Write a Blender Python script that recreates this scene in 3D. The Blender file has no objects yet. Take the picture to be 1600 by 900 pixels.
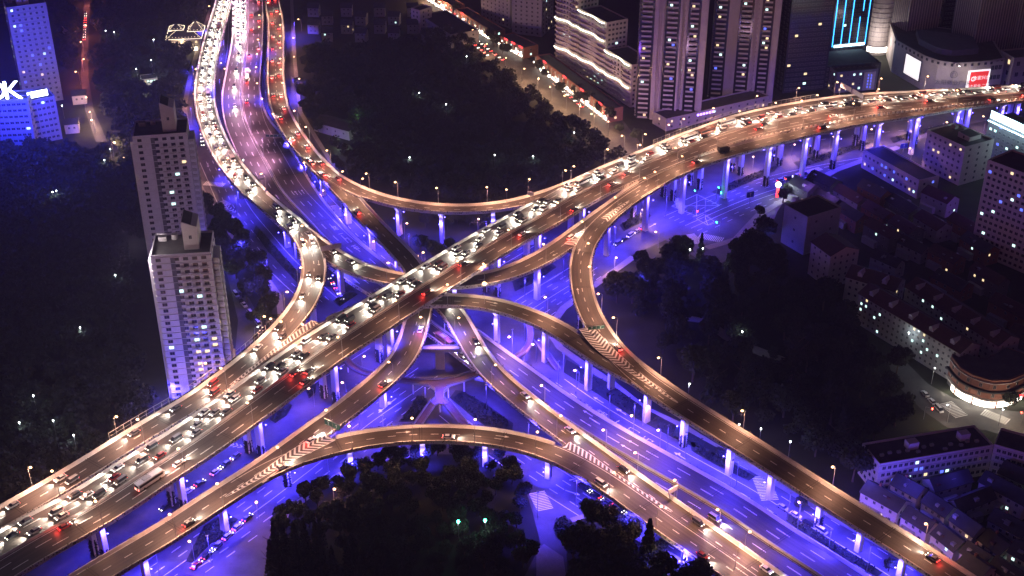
import bpy, bmesh, math, random
import numpy as np
from mathutils import Vector, Matrix
random.seed(7); RNG = np.random.default_rng(7)
R = math.radians
sc = bpy.context.scene
COL = sc.collection

# ---------------------------------------------------------------- camera, world, sun, exposure
F_PX, PITCH, CAM_H = 2020.0, 29.6, 300.0
cd = bpy.data.cameras.new('camera'); cam = bpy.data.objects.new('camera', cd); COL.objects.link(cam)
cd.sensor_width = 36.0; cd.lens = F_PX / 1600.0 * 36.0; cd.clip_end = 9000; cd.clip_start = 1
cam.location = (0, 0, CAM_H); cam.rotation_euler = (R(90 - PITCH), 0, 0)
sc.camera = cam
W = bpy.data.worlds.new('World'); sc.world = W; W.use_nodes = True
wn = W.node_tree; bg = wn.nodes['Background']
sky = wn.nodes.new('ShaderNodeTexSky'); sky.sky_type = 'NISHITA'; sky.sun_disc = False
sky.sun_elevation = R(4); sky.sun_rotation = R(200)
mixw = wn.nodes.new('ShaderNodeMix'); mixw.data_type = 'RGBA'; mixw.blend_type = 'MULTIPLY'
mixw.inputs[0].default_value = 1.0; mixw.inputs[7].default_value = (0.95, 0.36, 1.3, 1)
wn.links.new(sky.outputs[0], mixw.inputs[6]); wn.links.new(mixw.outputs[2], bg.inputs[0])
bg.inputs[1].default_value = 0.025
sl = bpy.data.lights.new('night_sky_glow', 'SUN'); sl.energy = 0.022; sl.angle = R(20); sl.color = (0.7, 0.5, 1.0)
so = bpy.data.objects.new('night_sky_glow', sl); COL.objects.link(so); so.rotation_euler = (R(40), 0, R(-30))
sc.view_settings.view_transform = 'Standard'; sc.view_settings.look = 'None'
sc.view_settings.exposure = 0.0; sc.view_settings.gamma = 1.0; sc.view_settings.use_curve_mapping = False
sc.render.engine = 'CYCLES'
cy = sc.cycles
cy.use_denoising = True; cy.max_bounces = 3; cy.diffuse_bounces = 2; cy.glossy_bounces = 2; cy.transmission_bounces = 2
cy.caustics_reflective = False; cy.caustics_refractive = False; cy.sample_clamp_indirect = 4.0; cy.sample_clamp_direct = 0
try: cy.use_light_tree = True
except Exception: pass

_t = math.radians(PITCH)
def at(px, py, z=0.0):
    "point on the plane at height z seen at photo pixel px, py"
    u = (px - 800) / F_PX; v = (py - 450) / F_PX
    d = (u, math.cos(_t) - v * math.sin(_t), -math.sin(_t) - v * math.cos(_t))
    k = (z - CAM_H) / d[2]
    return Vector((d[0] * k, d[1] * k, z))
def pr(p):
    x, y, z = p[0], p[1], p[2] - CAM_H
    dep = y * math.cos(_t) - z * math.sin(_t); up = y * math.sin(_t) + z * math.cos(_t)
    return 800 + F_PX * x / dep, 450 - F_PX * up / dep

# ---------------------------------------------------------------- materials
MATS = {}
def use_uv(name, sc_):
    nt = MATS[name].node_tree
    tc = [n for n in nt.nodes if n.type == 'TEX_COORD'][0]; mp = [n for n in nt.nodes if n.type == 'MAPPING'][0]
    nt.links.new(tc.outputs['UV'], mp.inputs[0]); mp.inputs['Scale'].default_value = sc_
def mat(name, col, rough=0.7, metal=0.0, noise=0.0, scale=1.0, col2=None, emit=None, es=1.0, spec=None, stretch=None, rand=0.0):
    m = bpy.data.materials.new(name); m.use_nodes = True; nt = m.node_tree; b = nt.nodes['Principled BSDF']
    b.inputs['Base Color'].default_value = (*col, 1); b.inputs['Roughness'].default_value = rough; b.inputs['Metallic'].default_value = metal
    if spec is not None: b.inputs['Specular IOR Level'].default_value = spec
    last = None
    if noise or col2:
        tc = nt.nodes.new('ShaderNodeTexCoord'); mp = nt.nodes.new('ShaderNodeMapping')
        nt.links.new(tc.outputs['Object'], mp.inputs[0])
        if stretch: mp.inputs['Scale'].default_value = stretch
        n = nt.nodes.new('ShaderNodeTexNoise'); n.inputs['Scale'].default_value = scale; n.inputs['Detail'].default_value = 5
        n.inputs['Roughness'].default_value = 0.65
        nt.links.new(mp.outputs[0], n.inputs['Vector'])
        cr = nt.nodes.new('ShaderNodeValToRGB')
        a = col; c = col2 or tuple(min(1, x * (1 + noise)) for x in col); a = col if col2 else tuple(x * (1 - noise) for x in col)
        cr.color_ramp.elements[0].position = 0.3; cr.color_ramp.elements[1].position = 0.7
        cr.color_ramp.elements[0].color = (*a, 1); cr.color_ramp.elements[1].color = (*c, 1)
        nt.links.new(n.outputs[0], cr.inputs[0]); last = cr.outputs[0]
        bp = nt.nodes.new('ShaderNodeBump'); bp.inputs['Strength'].default_value = 0.25
        nt.links.new(n.outputs[0], bp.inputs['Height']); nt.links.new(bp.outputs[0], b.inputs['Normal'])
    if rand:
        oi = nt.nodes.new('ShaderNodeObjectInfo'); hs = nt.nodes.new('ShaderNodeHueSaturation')
        mr = nt.nodes.new('ShaderNodeMapRange'); mr.inputs[3].default_value = 1 - rand; mr.inputs[4].default_value = 1 + rand
        nt.links.new(oi.outputs['Random'], mr.inputs[0]); nt.links.new(mr.outputs[0], hs.inputs['Value'])
        if last: nt.links.new(last, hs.inputs['Color'])
        else: hs.inputs['Color'].default_value = (*col, 1)
        last = hs.outputs[0]
    if last: nt.links.new(last, b.inputs['Base Color'])
    if emit:
        b.inputs['Emission Color'].default_value = (*emit, 1); b.inputs['Emission Strength'].default_value = es
        if es < 30: m.cycles.emission_sampling = 'NONE'
    MATS[name] = m; return m

mat('park_ground', (.014, .018, .009), 1, noise=.5, scale=.15)
mat('asphalt', (.036, .034, .034), .7, col2=(.100, .096, .094), scale=.11)
mat('asphalt_deck', (.036, .031, .028), .6, col2=(.098, .082, .070), scale=1.0)
use_uv('asphalt_deck', (.018, 1.15, 1))
mat('parapet_paint', (.50, .47, .44), .8, col2=(.62, .59, .55), scale=.5)
mat('concrete', (.30, .29, .28), .85, col2=(.42, .41, .39), scale=.35)
mat('concrete_dark', (.20, .19, .18), .9, col2=(.28, .27, .26), scale=.4)
mat('column_paint', (.72, .71, .70), .7, col2=(.80, .79, .78), scale=.8, stretch=(1, 1, .15))
mat('paint_white', (.86, .86, .84), .6, col2=(.66, .66, .64), scale=1.5)
mat('paint_yellow', (.65, .48, .12), .6)
mat('joint', (.035, .034, .033), .9)
mat('leaf', (.009, .015, .008), .9, col2=(.036, .046, .028), scale=.35, rand=.35)
mat('leaf_dark', (.009, .014, .009), .9, col2=(.028, .038, .026), scale=.5, rand=.3)
mat('leaf_planter', (.03, .045, .018), .9, col2=(.09, .07, .04), scale=.8)
mat('bark', (.09, .065, .045), .9, noise=.3, scale=2)
mat('metal_pole', (.35, .35, .36), .45, metal=.6)
mat('lamp_warm', (.9, .8, .6), .4, emit=(1, .52, .24), es=7)
mat('lamp_white', (.9, .9, .9), .4, emit=(.9, 1, .95), es=20)
mat('head_light', (.9, .9, .9), .3, emit=(1, .90, .74), es=14)
mat('tail_light', (.5, .02, .02), .3, emit=(1, .035, .03), es=22)
mat('flood_blue', (.2, .2, .8), .4, emit=(.16, .12, 1), es=25)
mat('tyre', (.015, .015, .015), .9)
for n, c in dict(car_white=(.7, .7, .7), car_silver=(.4, .41, .42), car_black=(.02, .02, .022), car_grey=(.13, .13, .14), car_red=(.35, .03, .03)).items(): mat(n, c, .3, spec=.6)
mat('glass', (.02, .025, .035), .12, spec=.7)
mat('glass_building', (.03, .035, .045), .15, spec=.6)
mat('win_warm', (.3, .25, .2), .5, emit=(1, .74, .40), es=1.6)
mat('win_cool', (.2, .3, .3), .5, emit=(.62, .95, .88), es=2.2)
mat('win_blue', (.1, .1, .4), .5, emit=(.1, .15, 1), es=2)
mat('plaster', (.52, .47, .43), .85, col2=(.60, .55, .51), scale=.3)
mat('render_pale', (.60, .58, .60), .85, col2=(.70, .68, .70), scale=.3)
mat('plaster_grey', (.30, .30, .31), .85, col2=(.38, .38, .38), scale=.3)
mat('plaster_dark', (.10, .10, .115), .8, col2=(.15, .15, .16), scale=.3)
mat('stone_facade', (.36, .32, .30), .8, col2=(.44, .40, .37), scale=.3)
mat('brick_red', (.22, .09, .06), .9, col2=(.30, .13, .09), scale=.6)
mat('roof_tile', (.06, .028, .026), .9, col2=(.10, .045, .04), scale=.7)
mat('roof_grey', (.03, .03, .035), .9, col2=(.055, .055, .06), scale=.4)
mat('roof_flat', (.045, .045, .045), .95, col2=(.09, .085, .08), scale=.25)
mat('curtain_wall', (.02, .025, .03), .2, spec=.7)
mat('led_white', (.9, .9, .8), .4, emit=(1, .95, .72), es=5)
mat('led_warm', (.9, .8, .6), .4, emit=(1, .78, .55), es=3)
mat('led_cyan', (.1, .4, .9), .4, emit=(.04, .38, 1), es=5)
mat('led_cool', (.7, .9, 1), .4, emit=(.55, .85, 1), es=8)
mat('sign_white', (.9, .9, .9), .4, emit=(.75, .85, 1), es=8)
mat('sign_cyan', (.8, .95, 1), .4, emit=(.62, .93, 1), es=6)
mat('sign_red', (.6, .04, .03), .5, emit=(1, .05, .06), es=3)
mat('sign_redboard', (.6, .04, .03), .5, emit=(.75, .03, .035), es=1)
mat('sign_violet', (.4, .2, .9), .4, emit=(.4, .22, 1), es=5)
mat('poster_white', (.8, .8, .8), .5, emit=(1, .9, .9), es=1.2)
mat('shop_light', (.9, .9, .8), .5, emit=(1, .9, .75), es=7)
mat('sign_green', (.01, .10, .06), .5)
mat('sign_back', (.45, .42, .40), .6)
mat('sign_blue', (.02, .06, .35), .5)
mat('paving', (.24, .22, .20), .85, col2=(.31, .29, .27), scale=.4)
mat('paving_red', (.16, .09, .08), .85, col2=(.22, .13, .11), scale=.8)
mat('traffic_green', (.0, .5, .2), .4, emit=(.05, 1, .45), es=25)
mat('traffic_red', (.5, .0, .0), .4, emit=(1, .05, .03), es=25)
mat('neon_road', (.3, .3, .3), .5)

# ---------------------------------------------------------------- mesh collecting
class MB:
    def __init__(s): s.v = []; s.f = []; s.m = []
    def face(s, pts, m=0):
        i = len(s.v); s.v += [tuple(p) for p in pts]; s.f.append(tuple(range(i, i + len(pts)))); s.m.append(m)
    def box(s, c, d, rz=0.0, m=0, top=1.0):
        cx, cyy, cz = c; dx, dy, dz = d[0] / 2, d[1] / 2, d[2] / 2; ca, sa = math.cos(rz), math.sin(rz); i = len(s.v)
        for z, k in ((-dz, 1), (dz, top)):
            for x, y in ((-dx, -dy), (dx, -dy), (dx, dy), (-dx, dy)):
                x *= k; y *= k
                s.v.append((cx + x * ca - y * sa, cyy + x * sa + y * ca, cz + z))
        for q in ((0, 3, 2, 1), (4, 5, 6, 7), (0, 1, 5, 4), (1, 2, 6, 5), (2, 3, 7, 6), (3, 0, 4, 7)):
            s.f.append(tuple(i + k for k in q)); s.m.append(m)
    def prism(s, poly, z0, z1, m=0, mt=None, taper=None):
        n = len(poly); i = len(s.v)
        a = sum((poly[k][0] * poly[(k + 1) % n][1] - poly[(k + 1) % n][0] * poly[k][1]) for k in range(n))
        if a < 0: poly = poly[::-1]
        for p in poly: s.v.append((p[0], p[1], z0))
        for p in poly: s.v.append((p[0], p[1], z1))
        for k in range(n): s.f.append((i + k, i + (k + 1) % n, i + n + (k + 1) % n, i + n + k)); s.m.append(m)
        s.f.append(tuple(i + n + k for k in range(n))); s.m.append(m if mt is None else mt)
        s.f.append(tuple(i + k for k in reversed(range(n)))); s.m.append(m)
    def tube(s, a, b, r0, r1=None, n=8, m=0):
        r1 = r0 if r1 is None else r1
        a = Vector(a); b = Vector(b); d = (b - a).normalized(); u = d.orthogonal().normalized(); w = d.cross(u); i = len(s.v)
        for p, r in ((a, r0), (b, r1)):
            for k in range(n):
                t = 2 * math.pi * k / n; s.v.append(tuple(p + u * math.cos(t) * r + w * math.sin(t) * r))
        for k in range(n): s.f.append((i + k, i + (k + 1) % n, i + n + (k + 1) % n, i + n + k)); s.m.append(m)
        s.f.append(tuple(i + n + k for k in range(n))); s.m.append(m)
        s.f.append(tuple(i + k for k in reversed(range(n)))); s.m.append(m)
    def blob(s, c, r, m=0, n=6, k=4):
        i = len(s.v); rx, ry, rz = (r, r, r) if not hasattr(r, '__len__') else r
        for a in range(k + 1):
            ph = math.pi * a / k
            for b in range(n):
                th = 2 * math.pi * b / n
                s.v.append((c[0] + rx * math.sin(ph) * math.cos(th), c[1] + ry * math.sin(ph) * math.sin(th), c[2] + rz * math.cos(ph)))
        for a in range(k):
            for b in range(n):
                s.f.append((i + a * n + b, i + (a + 1) * n + b, i + (a + 1) * n + (b + 1) % n, i + a * n + (b + 1) % n)); s.m.append(m)
    def strip(s, A, B, m=0):
        "quads between two polylines"
        i = len(s.v); n = len(A)
        for p in A: s.v.append(tuple(p))
        for p in B: s.v.append(tuple(p))
        for k in range(n - 1): s.f.append((i + k, i + n + k, i + n + k + 1, i + k + 1)); s.m.append(m)
    def loft(s, rings, m=0, close=True, caps=True):
        i = len(s.v); n = len(rings[0])
        for r in rings:
            for p in r: s.v.append(tuple(p))
        for a in range(len(rings) - 1):
            for b in range(n if close else n - 1):
                s.f.append((i + a * n + b, i + a * n + (b + 1) % n, i + (a + 1) * n + (b + 1) % n, i + (a + 1) * n + b)); s.m.append(m)
        if caps:
            s.f.append(tuple(i + b for b in reversed(range(n)))); s.m.append(m)
            s.f.append(tuple(i + (len(rings) - 1) * n + b for b in range(n))); s.m.append(m)
    def mesh(s, name, mats):
        me = bpy.data.meshes.new(name); me.from_pydata(s.v, [], s.f)
        for x in (mats if isinstance(mats, (list, tuple)) else [mats]): me.materials.append(MATS[x])
        if any(s.m): me.polygons.foreach_set('material_index', s.m)
        me.update(); return me
    def build(s, name, mats, parent=None, loc=None):
        o = bpy.data.objects.new(name, s.mesh(name, mats)); COL.objects.link(o)
        if parent is not None:
            o.parent = parent
            if loc is None: o.matrix_parent_inverse = Matrix.Translation(-Vector(parent.location)) if tuple(parent.rotation_euler) == (0, 0, 0) else parent.matrix_basis.inverted()
            else: o.location = loc
        elif loc is not None: o.location = loc
        return o
def tag(o, label=None, cat=None, group=None, kind=None):
    if label: o['label'] = label
    if cat: o['category'] = cat
    if group: o['group'] = group
    if kind: o['kind'] = kind
    return o
def empty(name, loc, rz=0.0, label=None, cat=None, group=None):
    o = bpy.data.objects.new(name, None); COL.objects.link(o); o.location = loc; o.rotation_euler = (0, 0, rz); o.empty_display_size = .5
    return tag(o, label, cat, group)
def inst(name, me, parent, loc=(0, 0, 0), rot=(0, 0, 0), scale=(1, 1, 1)):
    o = bpy.data.objects.new(name, me); COL.objects.link(o); o.parent = parent; o.location = loc; o.rotation_euler = rot; o.scale = scale; return o
def light(name, kind, loc, power, col, parent=None, rot=(0, 0, 0), size=.3, spot=None, blend=1.0, data=None):
    if data is None:
        data = bpy.data.lights.new(name, kind); data.energy = power; data.color = col
        if kind in ('POINT', 'SPOT'): data.shadow_soft_size = size
        if kind == 'SPOT': data.spot_size = spot; data.spot_blend = blend
        if kind == 'AREA': data.size = size
    o = bpy.data.objects.new(name, data); COL.objects.link(o); o.location = loc; o.rotation_euler = rot
    if parent is not None: o.parent = parent
    return o
ORD = ['first', 'second', 'third', 'fourth', 'fifth', 'sixth', 'seventh', 'eighth', 'ninth', 'tenth', 'eleventh', 'twelfth', 'thirteenth', 'fourteenth', 'fifteenth', 'sixteenth', 'seventeenth', 'eighteenth', 'nineteenth']
TENS = {2: 'twenty', 3: 'thirty', 4: 'forty', 5: 'fifty', 6: 'sixty', 7: 'seventy', 8: 'eighty', 9: 'ninety'}
TENTH = {2: 'twentieth', 3: 'thirtieth', 4: 'fortieth', 5: 'fiftieth', 6: 'sixtieth', 7: 'seventieth', 8: 'eightieth', 9: 'ninetieth'}
def nth(i):
    i += 1
    if i < 20: return ORD[i - 1]
    return TENTH[i // 10] if i % 10 == 0 else TENS[i // 10] + '-' + ORD[i % 10 - 1]

# ---------------------------------------------------------------- ground
def sheet(name, poly_px, z, m, kind='structure', label=None, cat=None):
    b = MB(); p = [at(x, y, 0) for x, y in poly_px]; b.face([(q.x, q.y, z) for q in p])
    o = b.build(name, m); me = o.data
    if me.polygons[0].normal.z < 0: me.flip_normals()
    return tag(o, label, cat, kind=kind)
g = MB(); g.face([(-4000, -600, 0), (4000, -600, 0), (4000, 7000, 0), (-4000, 7000, 0)]); tag(g.build('ground', 'park_ground'), kind='structure')

APRON = [(340, -60), (337, 0), (318, 60), (303, 110), (292, 165), (298, 215), (310, 280), (340, 330), (372, 372), (410, 420), (441, 462), (445, 500), (420, 560), (385, 610),
         (311, 668), (222, 728), (144, 778), (58, 832), (-80, 905), (-80, 1000), (405, 1000), (418, 900), (428, 850), (440, 800), (478, 772), (522, 742), (565, 720), (640, 710), (780, 710),
         (815, 745), (832, 800), (845, 850), (820, 900), (800, 1000), (890, 1000), (885, 860), (890, 810), (940, 795), (985, 830), (1060, 870), (1130, 920), (1200, 1000), (1620, 1000),
         (1480, 920), (1400, 870), (1300, 812), (1200, 752), (1120, 705), (1060, 668), (1000, 640), (950, 600), (905, 570), (870, 545), (850, 515), (875, 480), (930, 440), (985, 400), (1040, 375),
         (1100, 385), (1145, 372), (1180, 335), (1230, 305), (1300, 265), (1400, 228), (1520, 193), (1640, 168), (1640, 145), (1400, 158), (1200, 196), (1100, 225), (1047, 250), (933, 297), (840, 352),
         (760, 398), (700, 425), (645, 415), (600, 375), (560, 325), (520, 263), (490, 215), (466, 175), (458, 100), (453, 0), (452, -60)]
sheet('interchange_road', APRON, .02, 'asphalt')
def kerb_strip(name, px, w=2.5, h=.14, side=1, m='paving'):
    P = [at(x, y, 0) for x, y in px]; b = MB(); rings = []
    for i, p in enumerate(P):
        t = (P[min(i + 1, len(P) - 1)] - P[max(i - 1, 0)]); t.z = 0; t.normalize(); n = Vector((-t.y, t.x, 0)) * side
        a = p; c = p + n * w
        rings.append([(a.x, a.y, 0), (a.x, a.y, h), (c.x, c.y, h), (c.x, c.y, 0)])
    b.loft(rings); return tag(b.build(name, m), kind='structure')
kerb_strip('pavement', APRON[1:14], 3, side=-1)
kerb_strip('pavement', APRON[22:28], 3, side=-1)
kerb_strip('pavement', APRON[36:41], 2.5, side=-1)
kerb_strip('pavement', APRON[42:57], 3.5, side=-1)
kerb_strip('pavement', APRON[58:64], 4, side=-1)
kerb_strip('pavement', APRON[67:-1], 2.5, side=-1)

sheet('side_street', [(352, 418), (366, 425), (424, 528), (430, 570), (380, 600), (345, 585), (368, 545), (372, 500)], .03, 'asphalt')
sheet('shopping_street', [(1012, 258), (985, 262), (930, 215), (850, 165), (780, 110), (715, 55), (640, -10), (700, -10), (770, 50), (845, 108), (920, 150), (975, 190), (1010, 235)], .03, 'asphalt')
sheet('far_street', [(150, 222), (132, 170), (126, 120), (128, 60), (132, -10), (142, -10), (138, 60), (138, 120), (146, 170), (168, 222)], .03, 'asphalt')
sheet('corner_street', [(1440, 640), (1400, 600), (1385, 560), (1410, 560), (1450, 600), (1490, 622), (1560, 640), (1700, 655), (1700, 700), (1600, 690), (1540, 672), (1480, 668)], .03, 'asphalt')
sheet('crossing_plaza', [(1075, 395), (1040, 375), (1100, 340), (1145, 370), (1150, 395), (1115, 420)], .025, 'asphalt')
sheet('forecourt', [(1150, 392), (1145, 372), (1180, 338), (1230, 308), (1215, 330), (1200, 365)], .028, 'paving')
sheet('park_path', [(1060, 500), (1070, 492), (1105, 498), (1140, 520), (1180, 540), (1230, 560), (1226, 566), (1170, 552), (1130, 530), (1098, 505)], .05, 'paving')
sheet('park_path', [(838, 860), (850, 850), (880, 870), (885, 905), (862, 960), (838, 960)], .05, 'paving')
#sheet('park_path', [(600, 800), (640, 770), (700, 760), (790, 770), (790, 780), (700, 772), (645, 782), (610, 808)], .05, 'paving')

# ---------------------------------------------------------------- viaducts
class Deck: pass
DECKS = {}
def catmull(P, step):
    out = []
    P = [2 * np.array(P[0]) - np.array(P[1])] + [np.array(p, float) for p in P] + [2 * np.array(P[-1]) - np.array(P[-2])]
    for i in range(1, len(P) - 2):
        a, b, c, d = P[i - 1], P[i], P[i + 1], P[i + 2]
        n = max(1, int(np.linalg.norm((c - b)[:2]) / step))
        for k in range(n):
            t = k / n; out.append(.5 * ((2 * b) + (c - a) * t + (2 * a - 5 * b + 4 * c - d) * t * t + (3 * b - a - 3 * c + d) * t ** 3))
    out.append(P[-2]); return np.array(out)
def make_deck(key, path, w):
    pts = []
    for q in path:
        x, y, z = q[:3]; p = at(x, y, z)
        if len(q) > 4: wl, wr = q[3], q[4]
        elif len(q) > 3: wl = wr = q[3] / 2
        else: wl = wr = w / 2
        pts.append((p.x, p.y, z, wl, wr))
    S = catmull(pts, 3.0)
    for it in range(6): S[1:-1] = S[1:-1] * .5 + (S[:-2] + S[2:]) * .25
    d = Deck(); d.key = key; d.P = S[:, :3]; d.wl = S[:, 3]; d.wr = S[:, 4]
    T = np.gradient(d.P, axis=0); T /= np.linalg.norm(T[:, :2], axis=1)[:, None]; d.T = T
    d.N = np.stack([-T[:, 1], T[:, 0], np.zeros(len(T))], 1)
    d.s = np.concatenate([[0], np.cumsum(np.linalg.norm(np.diff(d.P[:, :2], axis=0), axis=1))]); d.L = d.s[-1]
    DECKS[key] = d; return d
def pos(d, s, off=0.0, dz=0.0):
    p = np.array([np.interp(s, d.s, d.P[:, k]) for k in range(3)]); t = np.array([np.interp(s, d.s, d.T[:, k]) for k in range(3)])
    n = np.array([-t[1], t[0], 0]) / math.hypot(t[0], t[1])
    return Vector(p + n * off + np.array([0, 0, dz])), t
def lat(d, q):
    r = q[:2] - d.P[:, :2]; i = int(np.argmin((r ** 2).sum(1))); return i, float(r[i] @ d.N[i, :2]), float(r[i] @ d.T[i, :2])
def inside(d, q, m=0.5):
    i, l, a = lat(d, q)
    if abs(a) > 3: return None
    if (i == 0 or i == len(d.s) - 1) and abs(a) > 1.6: return None
    if -d.wr[i] + m < l < d.wl[i] - m: return d.P[i, 2]
    return None

make_deck('A', [(-90, 930, 22), (0, 873, 22), (78, 828, 22), (144, 793, 22), (222, 742, 22.5), (311, 685, 23), (400, 622, 24), (500, 549, 25), (577, 500, 25.6), (687, 430, 26), (773, 377, 26), (840, 340, 26),
    (933, 288, 26), (1047, 240, 26, 25), (1120, 213, 26, 28), (1200, 191, 26, 33), (1333, 167, 26, 33), (1433, 158, 25.5, 28), (1500, 152, 25, 24), (1620, 144, 24.5, 20)], 23.5)
make_deck('B', [(398, 302, 14.5), (432, 331, 15.3), (462, 355, 16.2), (481, 380, 17), (491, 412, 18), (488, 444, 19), (474, 477, 20), (450, 508, 20.6), (424, 535, 21.2), (388, 567, 21.8), (345, 600, 22.3), (311, 625, 22.4), (222, 678, 22.4), (144, 727, 22),
    (78, 767, 22), (0, 811, 22), (-90, 862, 22)], 11)
make_deck('E', [(356, -40, 7), (350, 0, 8), (333, 60, 9), (322, 115, 10.2), (320, 158, 11.2), (330, 200, 12.2), (350, 242, 13.2), (374, 275, 14), (398, 302, 14.5)], 12.4)
make_deck('F', [(398, 302, 14.5), (432, 331, 15.3), (466, 361, 16), (500, 387, 16.6), (536, 410, 17), (573, 426, 17.5), (613, 436, 17.8), (660, 442, 18), (720, 441, 18.2), (773, 434, 19), (807, 423, 19.4), (840, 408, 20),
    (870, 390, 20.8), (900, 369, 21.8), (933, 344, 22.8), (967, 320, 23.8), (1000, 297, 24.6, 12.5), (1035, 278, 25.2), (1083, 257, 25.8), (1123, 243, 26), (1165, 231, 26), (1205, 220.5, 26), (1268, 205, 26), (1333, 191, 26), (1433, 176, 25.5), (1500, 165, 25), (1620, 150, 24.5)], 11)
make_deck('G', [(1020, 290, 24.9, 9), (985, 312, 24.2, 9), (952, 338, 23.2, 9), (927, 364, 22.4), (913, 388, 21.9), (907, 410, 21.6), (907, 436, 21.3), (913, 468, 20.8), (925, 498, 20.2), (941, 524, 19.8), (963, 552, 19.3), (990, 580, 18.8, 12), (1014, 599, 18.4, 12.4), (1072, 638, 17.6, 12), (1134, 677, 16.8, 12),
    (1200, 718, 16, 11.5), (1285, 773, 14.5, 11.5), (1400, 845, 12.5, 11.5), (1480, 897, 11.5, 11.5), (1560, 950, 10.5, 11.5)], 9.6)
make_deck('H', [(385, 592, 22.3, 3), (420, 568, 22.2, 6), (460, 543, 22, 8), (505, 514, 21.5), (560, 489, 20.5), (620, 474, 19.5), (700, 470, 18.8), (767, 476, 18.6), (833, 496, 18.8), (880, 520, 19), (920, 547, 19), (958, 572, 18.9), (1000, 598, 18.5, 6), (1040, 626, 18, 3)], 10)
make_deck('J', [(423, -40, 7), (425, 0, 8), (431, 40, 9.5), (431, 90, 11), (431, 130, 12), (437, 168, 13), (452, 200, 13.8), (474, 232, 14.6), (502, 264, 15.3), (530, 289, 15.8)], 11)
make_deck('K', [(474, 232, 14.62, 9), (502, 264, 15.32, 9), (528, 291, 15.8), (549, 313, 15.6), (571, 338, 15.2), (597, 365, 14.4), (620, 388, 13.8), (640, 410, 13.2), (655, 432, 12.8), (680, 462, 12.5), (705, 485, 12.3), (722, 513, 12), (741, 547, 11.6), (767, 582, 11.3), (805, 616, 11), (842, 646, 10.8), (878, 673, 10.5),
    (930, 711, 10), (980, 748, 9.7), (1030, 784, 9.4), (1085, 823, 9.1), (1140, 862, 9), (1190, 897, 9), (1260, 946, 9)], 10.2)
make_deck('D', [(502, 262, 15.3, 8), (528, 282, 15.8, 8.5), (560, 299, 16.2), (597, 312, 16.8), (640, 321.5, 17.8), (690, 327, 19), (740, 327, 20.6), (790, 322, 22.6), (830, 313, 24.2), (870, 300, 25.6), (905, 284, 26, 6)], 9)
make_deck('M', [(655, 428, 12.8, 7), (662, 455, 12.5, 9), (655, 487, 12.3), (647, 520, 12.2), (634, 553, 12.2), (610, 583, 12.4), (575, 613, 12.8), (535, 645, 13.2), (500, 670, 13.4), (455, 703, 13.8), (415, 732, 14.2), (380, 755, 14.5), (320, 793, 14.8), (272, 826, 15), (194, 872, 15), (130, 910, 15), (60, 955, 15)], 11.2)
make_deck('L', [(360, 770, 14.6, 7), (415, 736, 14.2), (455, 717, 13.9), (505, 702, 13.5), (557, 689, 13.4), (617, 681, 13.3), (673, 678, 13.3), (733, 680, 13.2), (783, 686, 12.8), (833, 697, 12.2), (883, 716, 11.4), (935, 745, 10.5), (990, 783, 9.9), (1040, 820, 9.5), (1090, 854, 9.1), (1150, 896, 9), (1220, 945, 9)], 10.4)
make_deck('I', [(386, -50, 6, 12, 10.5), (386, 0, 6, 12, 10.5), (386, 60, 6, 11, 10.5), (380, 110, 6, 11.5, 11), (377, 150, 6, 12, 12), (382, 187, 6, 14, 12), (397, 220, 6, 17, 12.5), (417, 257, 6, 17, 13), (440, 298, 6, 17, 12), (475, 337, 6, 14.5, 12), (512, 376, 6, 13, 12), (565, 420, 6, 12, 12),
    (620, 463, 6, 12, 9), (685, 511, 6, 12, 7.5), (750, 560, 6, 12, 7.5), (800, 596, 6, 12, 8), (851, 634, 6, 12, 9.5), (917, 677, 6, 12, 12), (998, 724, 6, 12, 12), (1072, 766, 6, 12, 12), (1131, 801, 6, 12, 12), (1200, 848, 6, 12, 12), (1290, 906, 6, 12, 12), (1370, 960, 6, 12, 12)], 24)
ORDER = list('IKMJDLEBGHFA')
# painted gore areas between merging decks: px, py, full width
GORES = {
 'B': [(500, 505, 9), (475, 521, 7.5), (440, 545, 5.5), (400, 574, 3.2), (360, 602, .8)],
 'E': [(506, 404, 4.6), (495, 390, 3), (480, 375, .8)],
 'J': [(560, 305, 5.5), (545, 296, 5), (528, 285, 3), (510, 273, .8)],
 'F': [(893, 385, 8), (912, 369, 7.5), (940, 347, 5), (965, 327, 2.4), (985, 313, .8)],
 'G': [(915, 512, 6), (930, 530, 7), (950, 550, 6.5), (985, 577, 4.2), (1020, 603, 2.2), (1058, 629, .8)],
 'M': [(515, 682, 7), (485, 697, 7), (450, 716, 5), (405, 745, 2.6), (352, 777, .8)],
 'L': [(880, 696, 6), (905, 713, 8), (935, 733, 7), (975, 757, 4.5), (1015, 780, 2.4), (1050, 800, .8)]}
GP = {}
for k, g_ in GORES.items():
    pts = []
    for x, y, w in g_:
        z = None
        for it in range(3):
            q = np.array(at(x, y, z if z is not None else 15)); best = None
            cands = {'B': 'B', 'E': 'F', 'J': 'K', 'F': 'F', 'G': 'G', 'M': 'M', 'L': 'K'}[k]
            i, l, a = lat(DECKS[cands], q); z = DECKS[cands].P[i, 2]
        p = at(x, y, z); pts.append((p.x, p.y, z, w, 0))
    S = catmull(pts, 1.0); GP[k] = S
def surface_z(q, near):
    zs = [z for d in DECKS.values() for z in [inside(d, q, .2)] if z is not None and abs(z - near) < 1.6]
    return max(zs) if zs else near
def in_gore(q, z):
    for S in GP.values():
        r = S[:, :2] - q[:2]; dd = (r ** 2).sum(1); i = int(np.argmin(dd))
        if abs(S[i, 2] - z) < 2 and dd[i] ** .5 < S[i, 3] / 2 + .2 and 0 < i < len(S) - 1: return True
    return False

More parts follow.
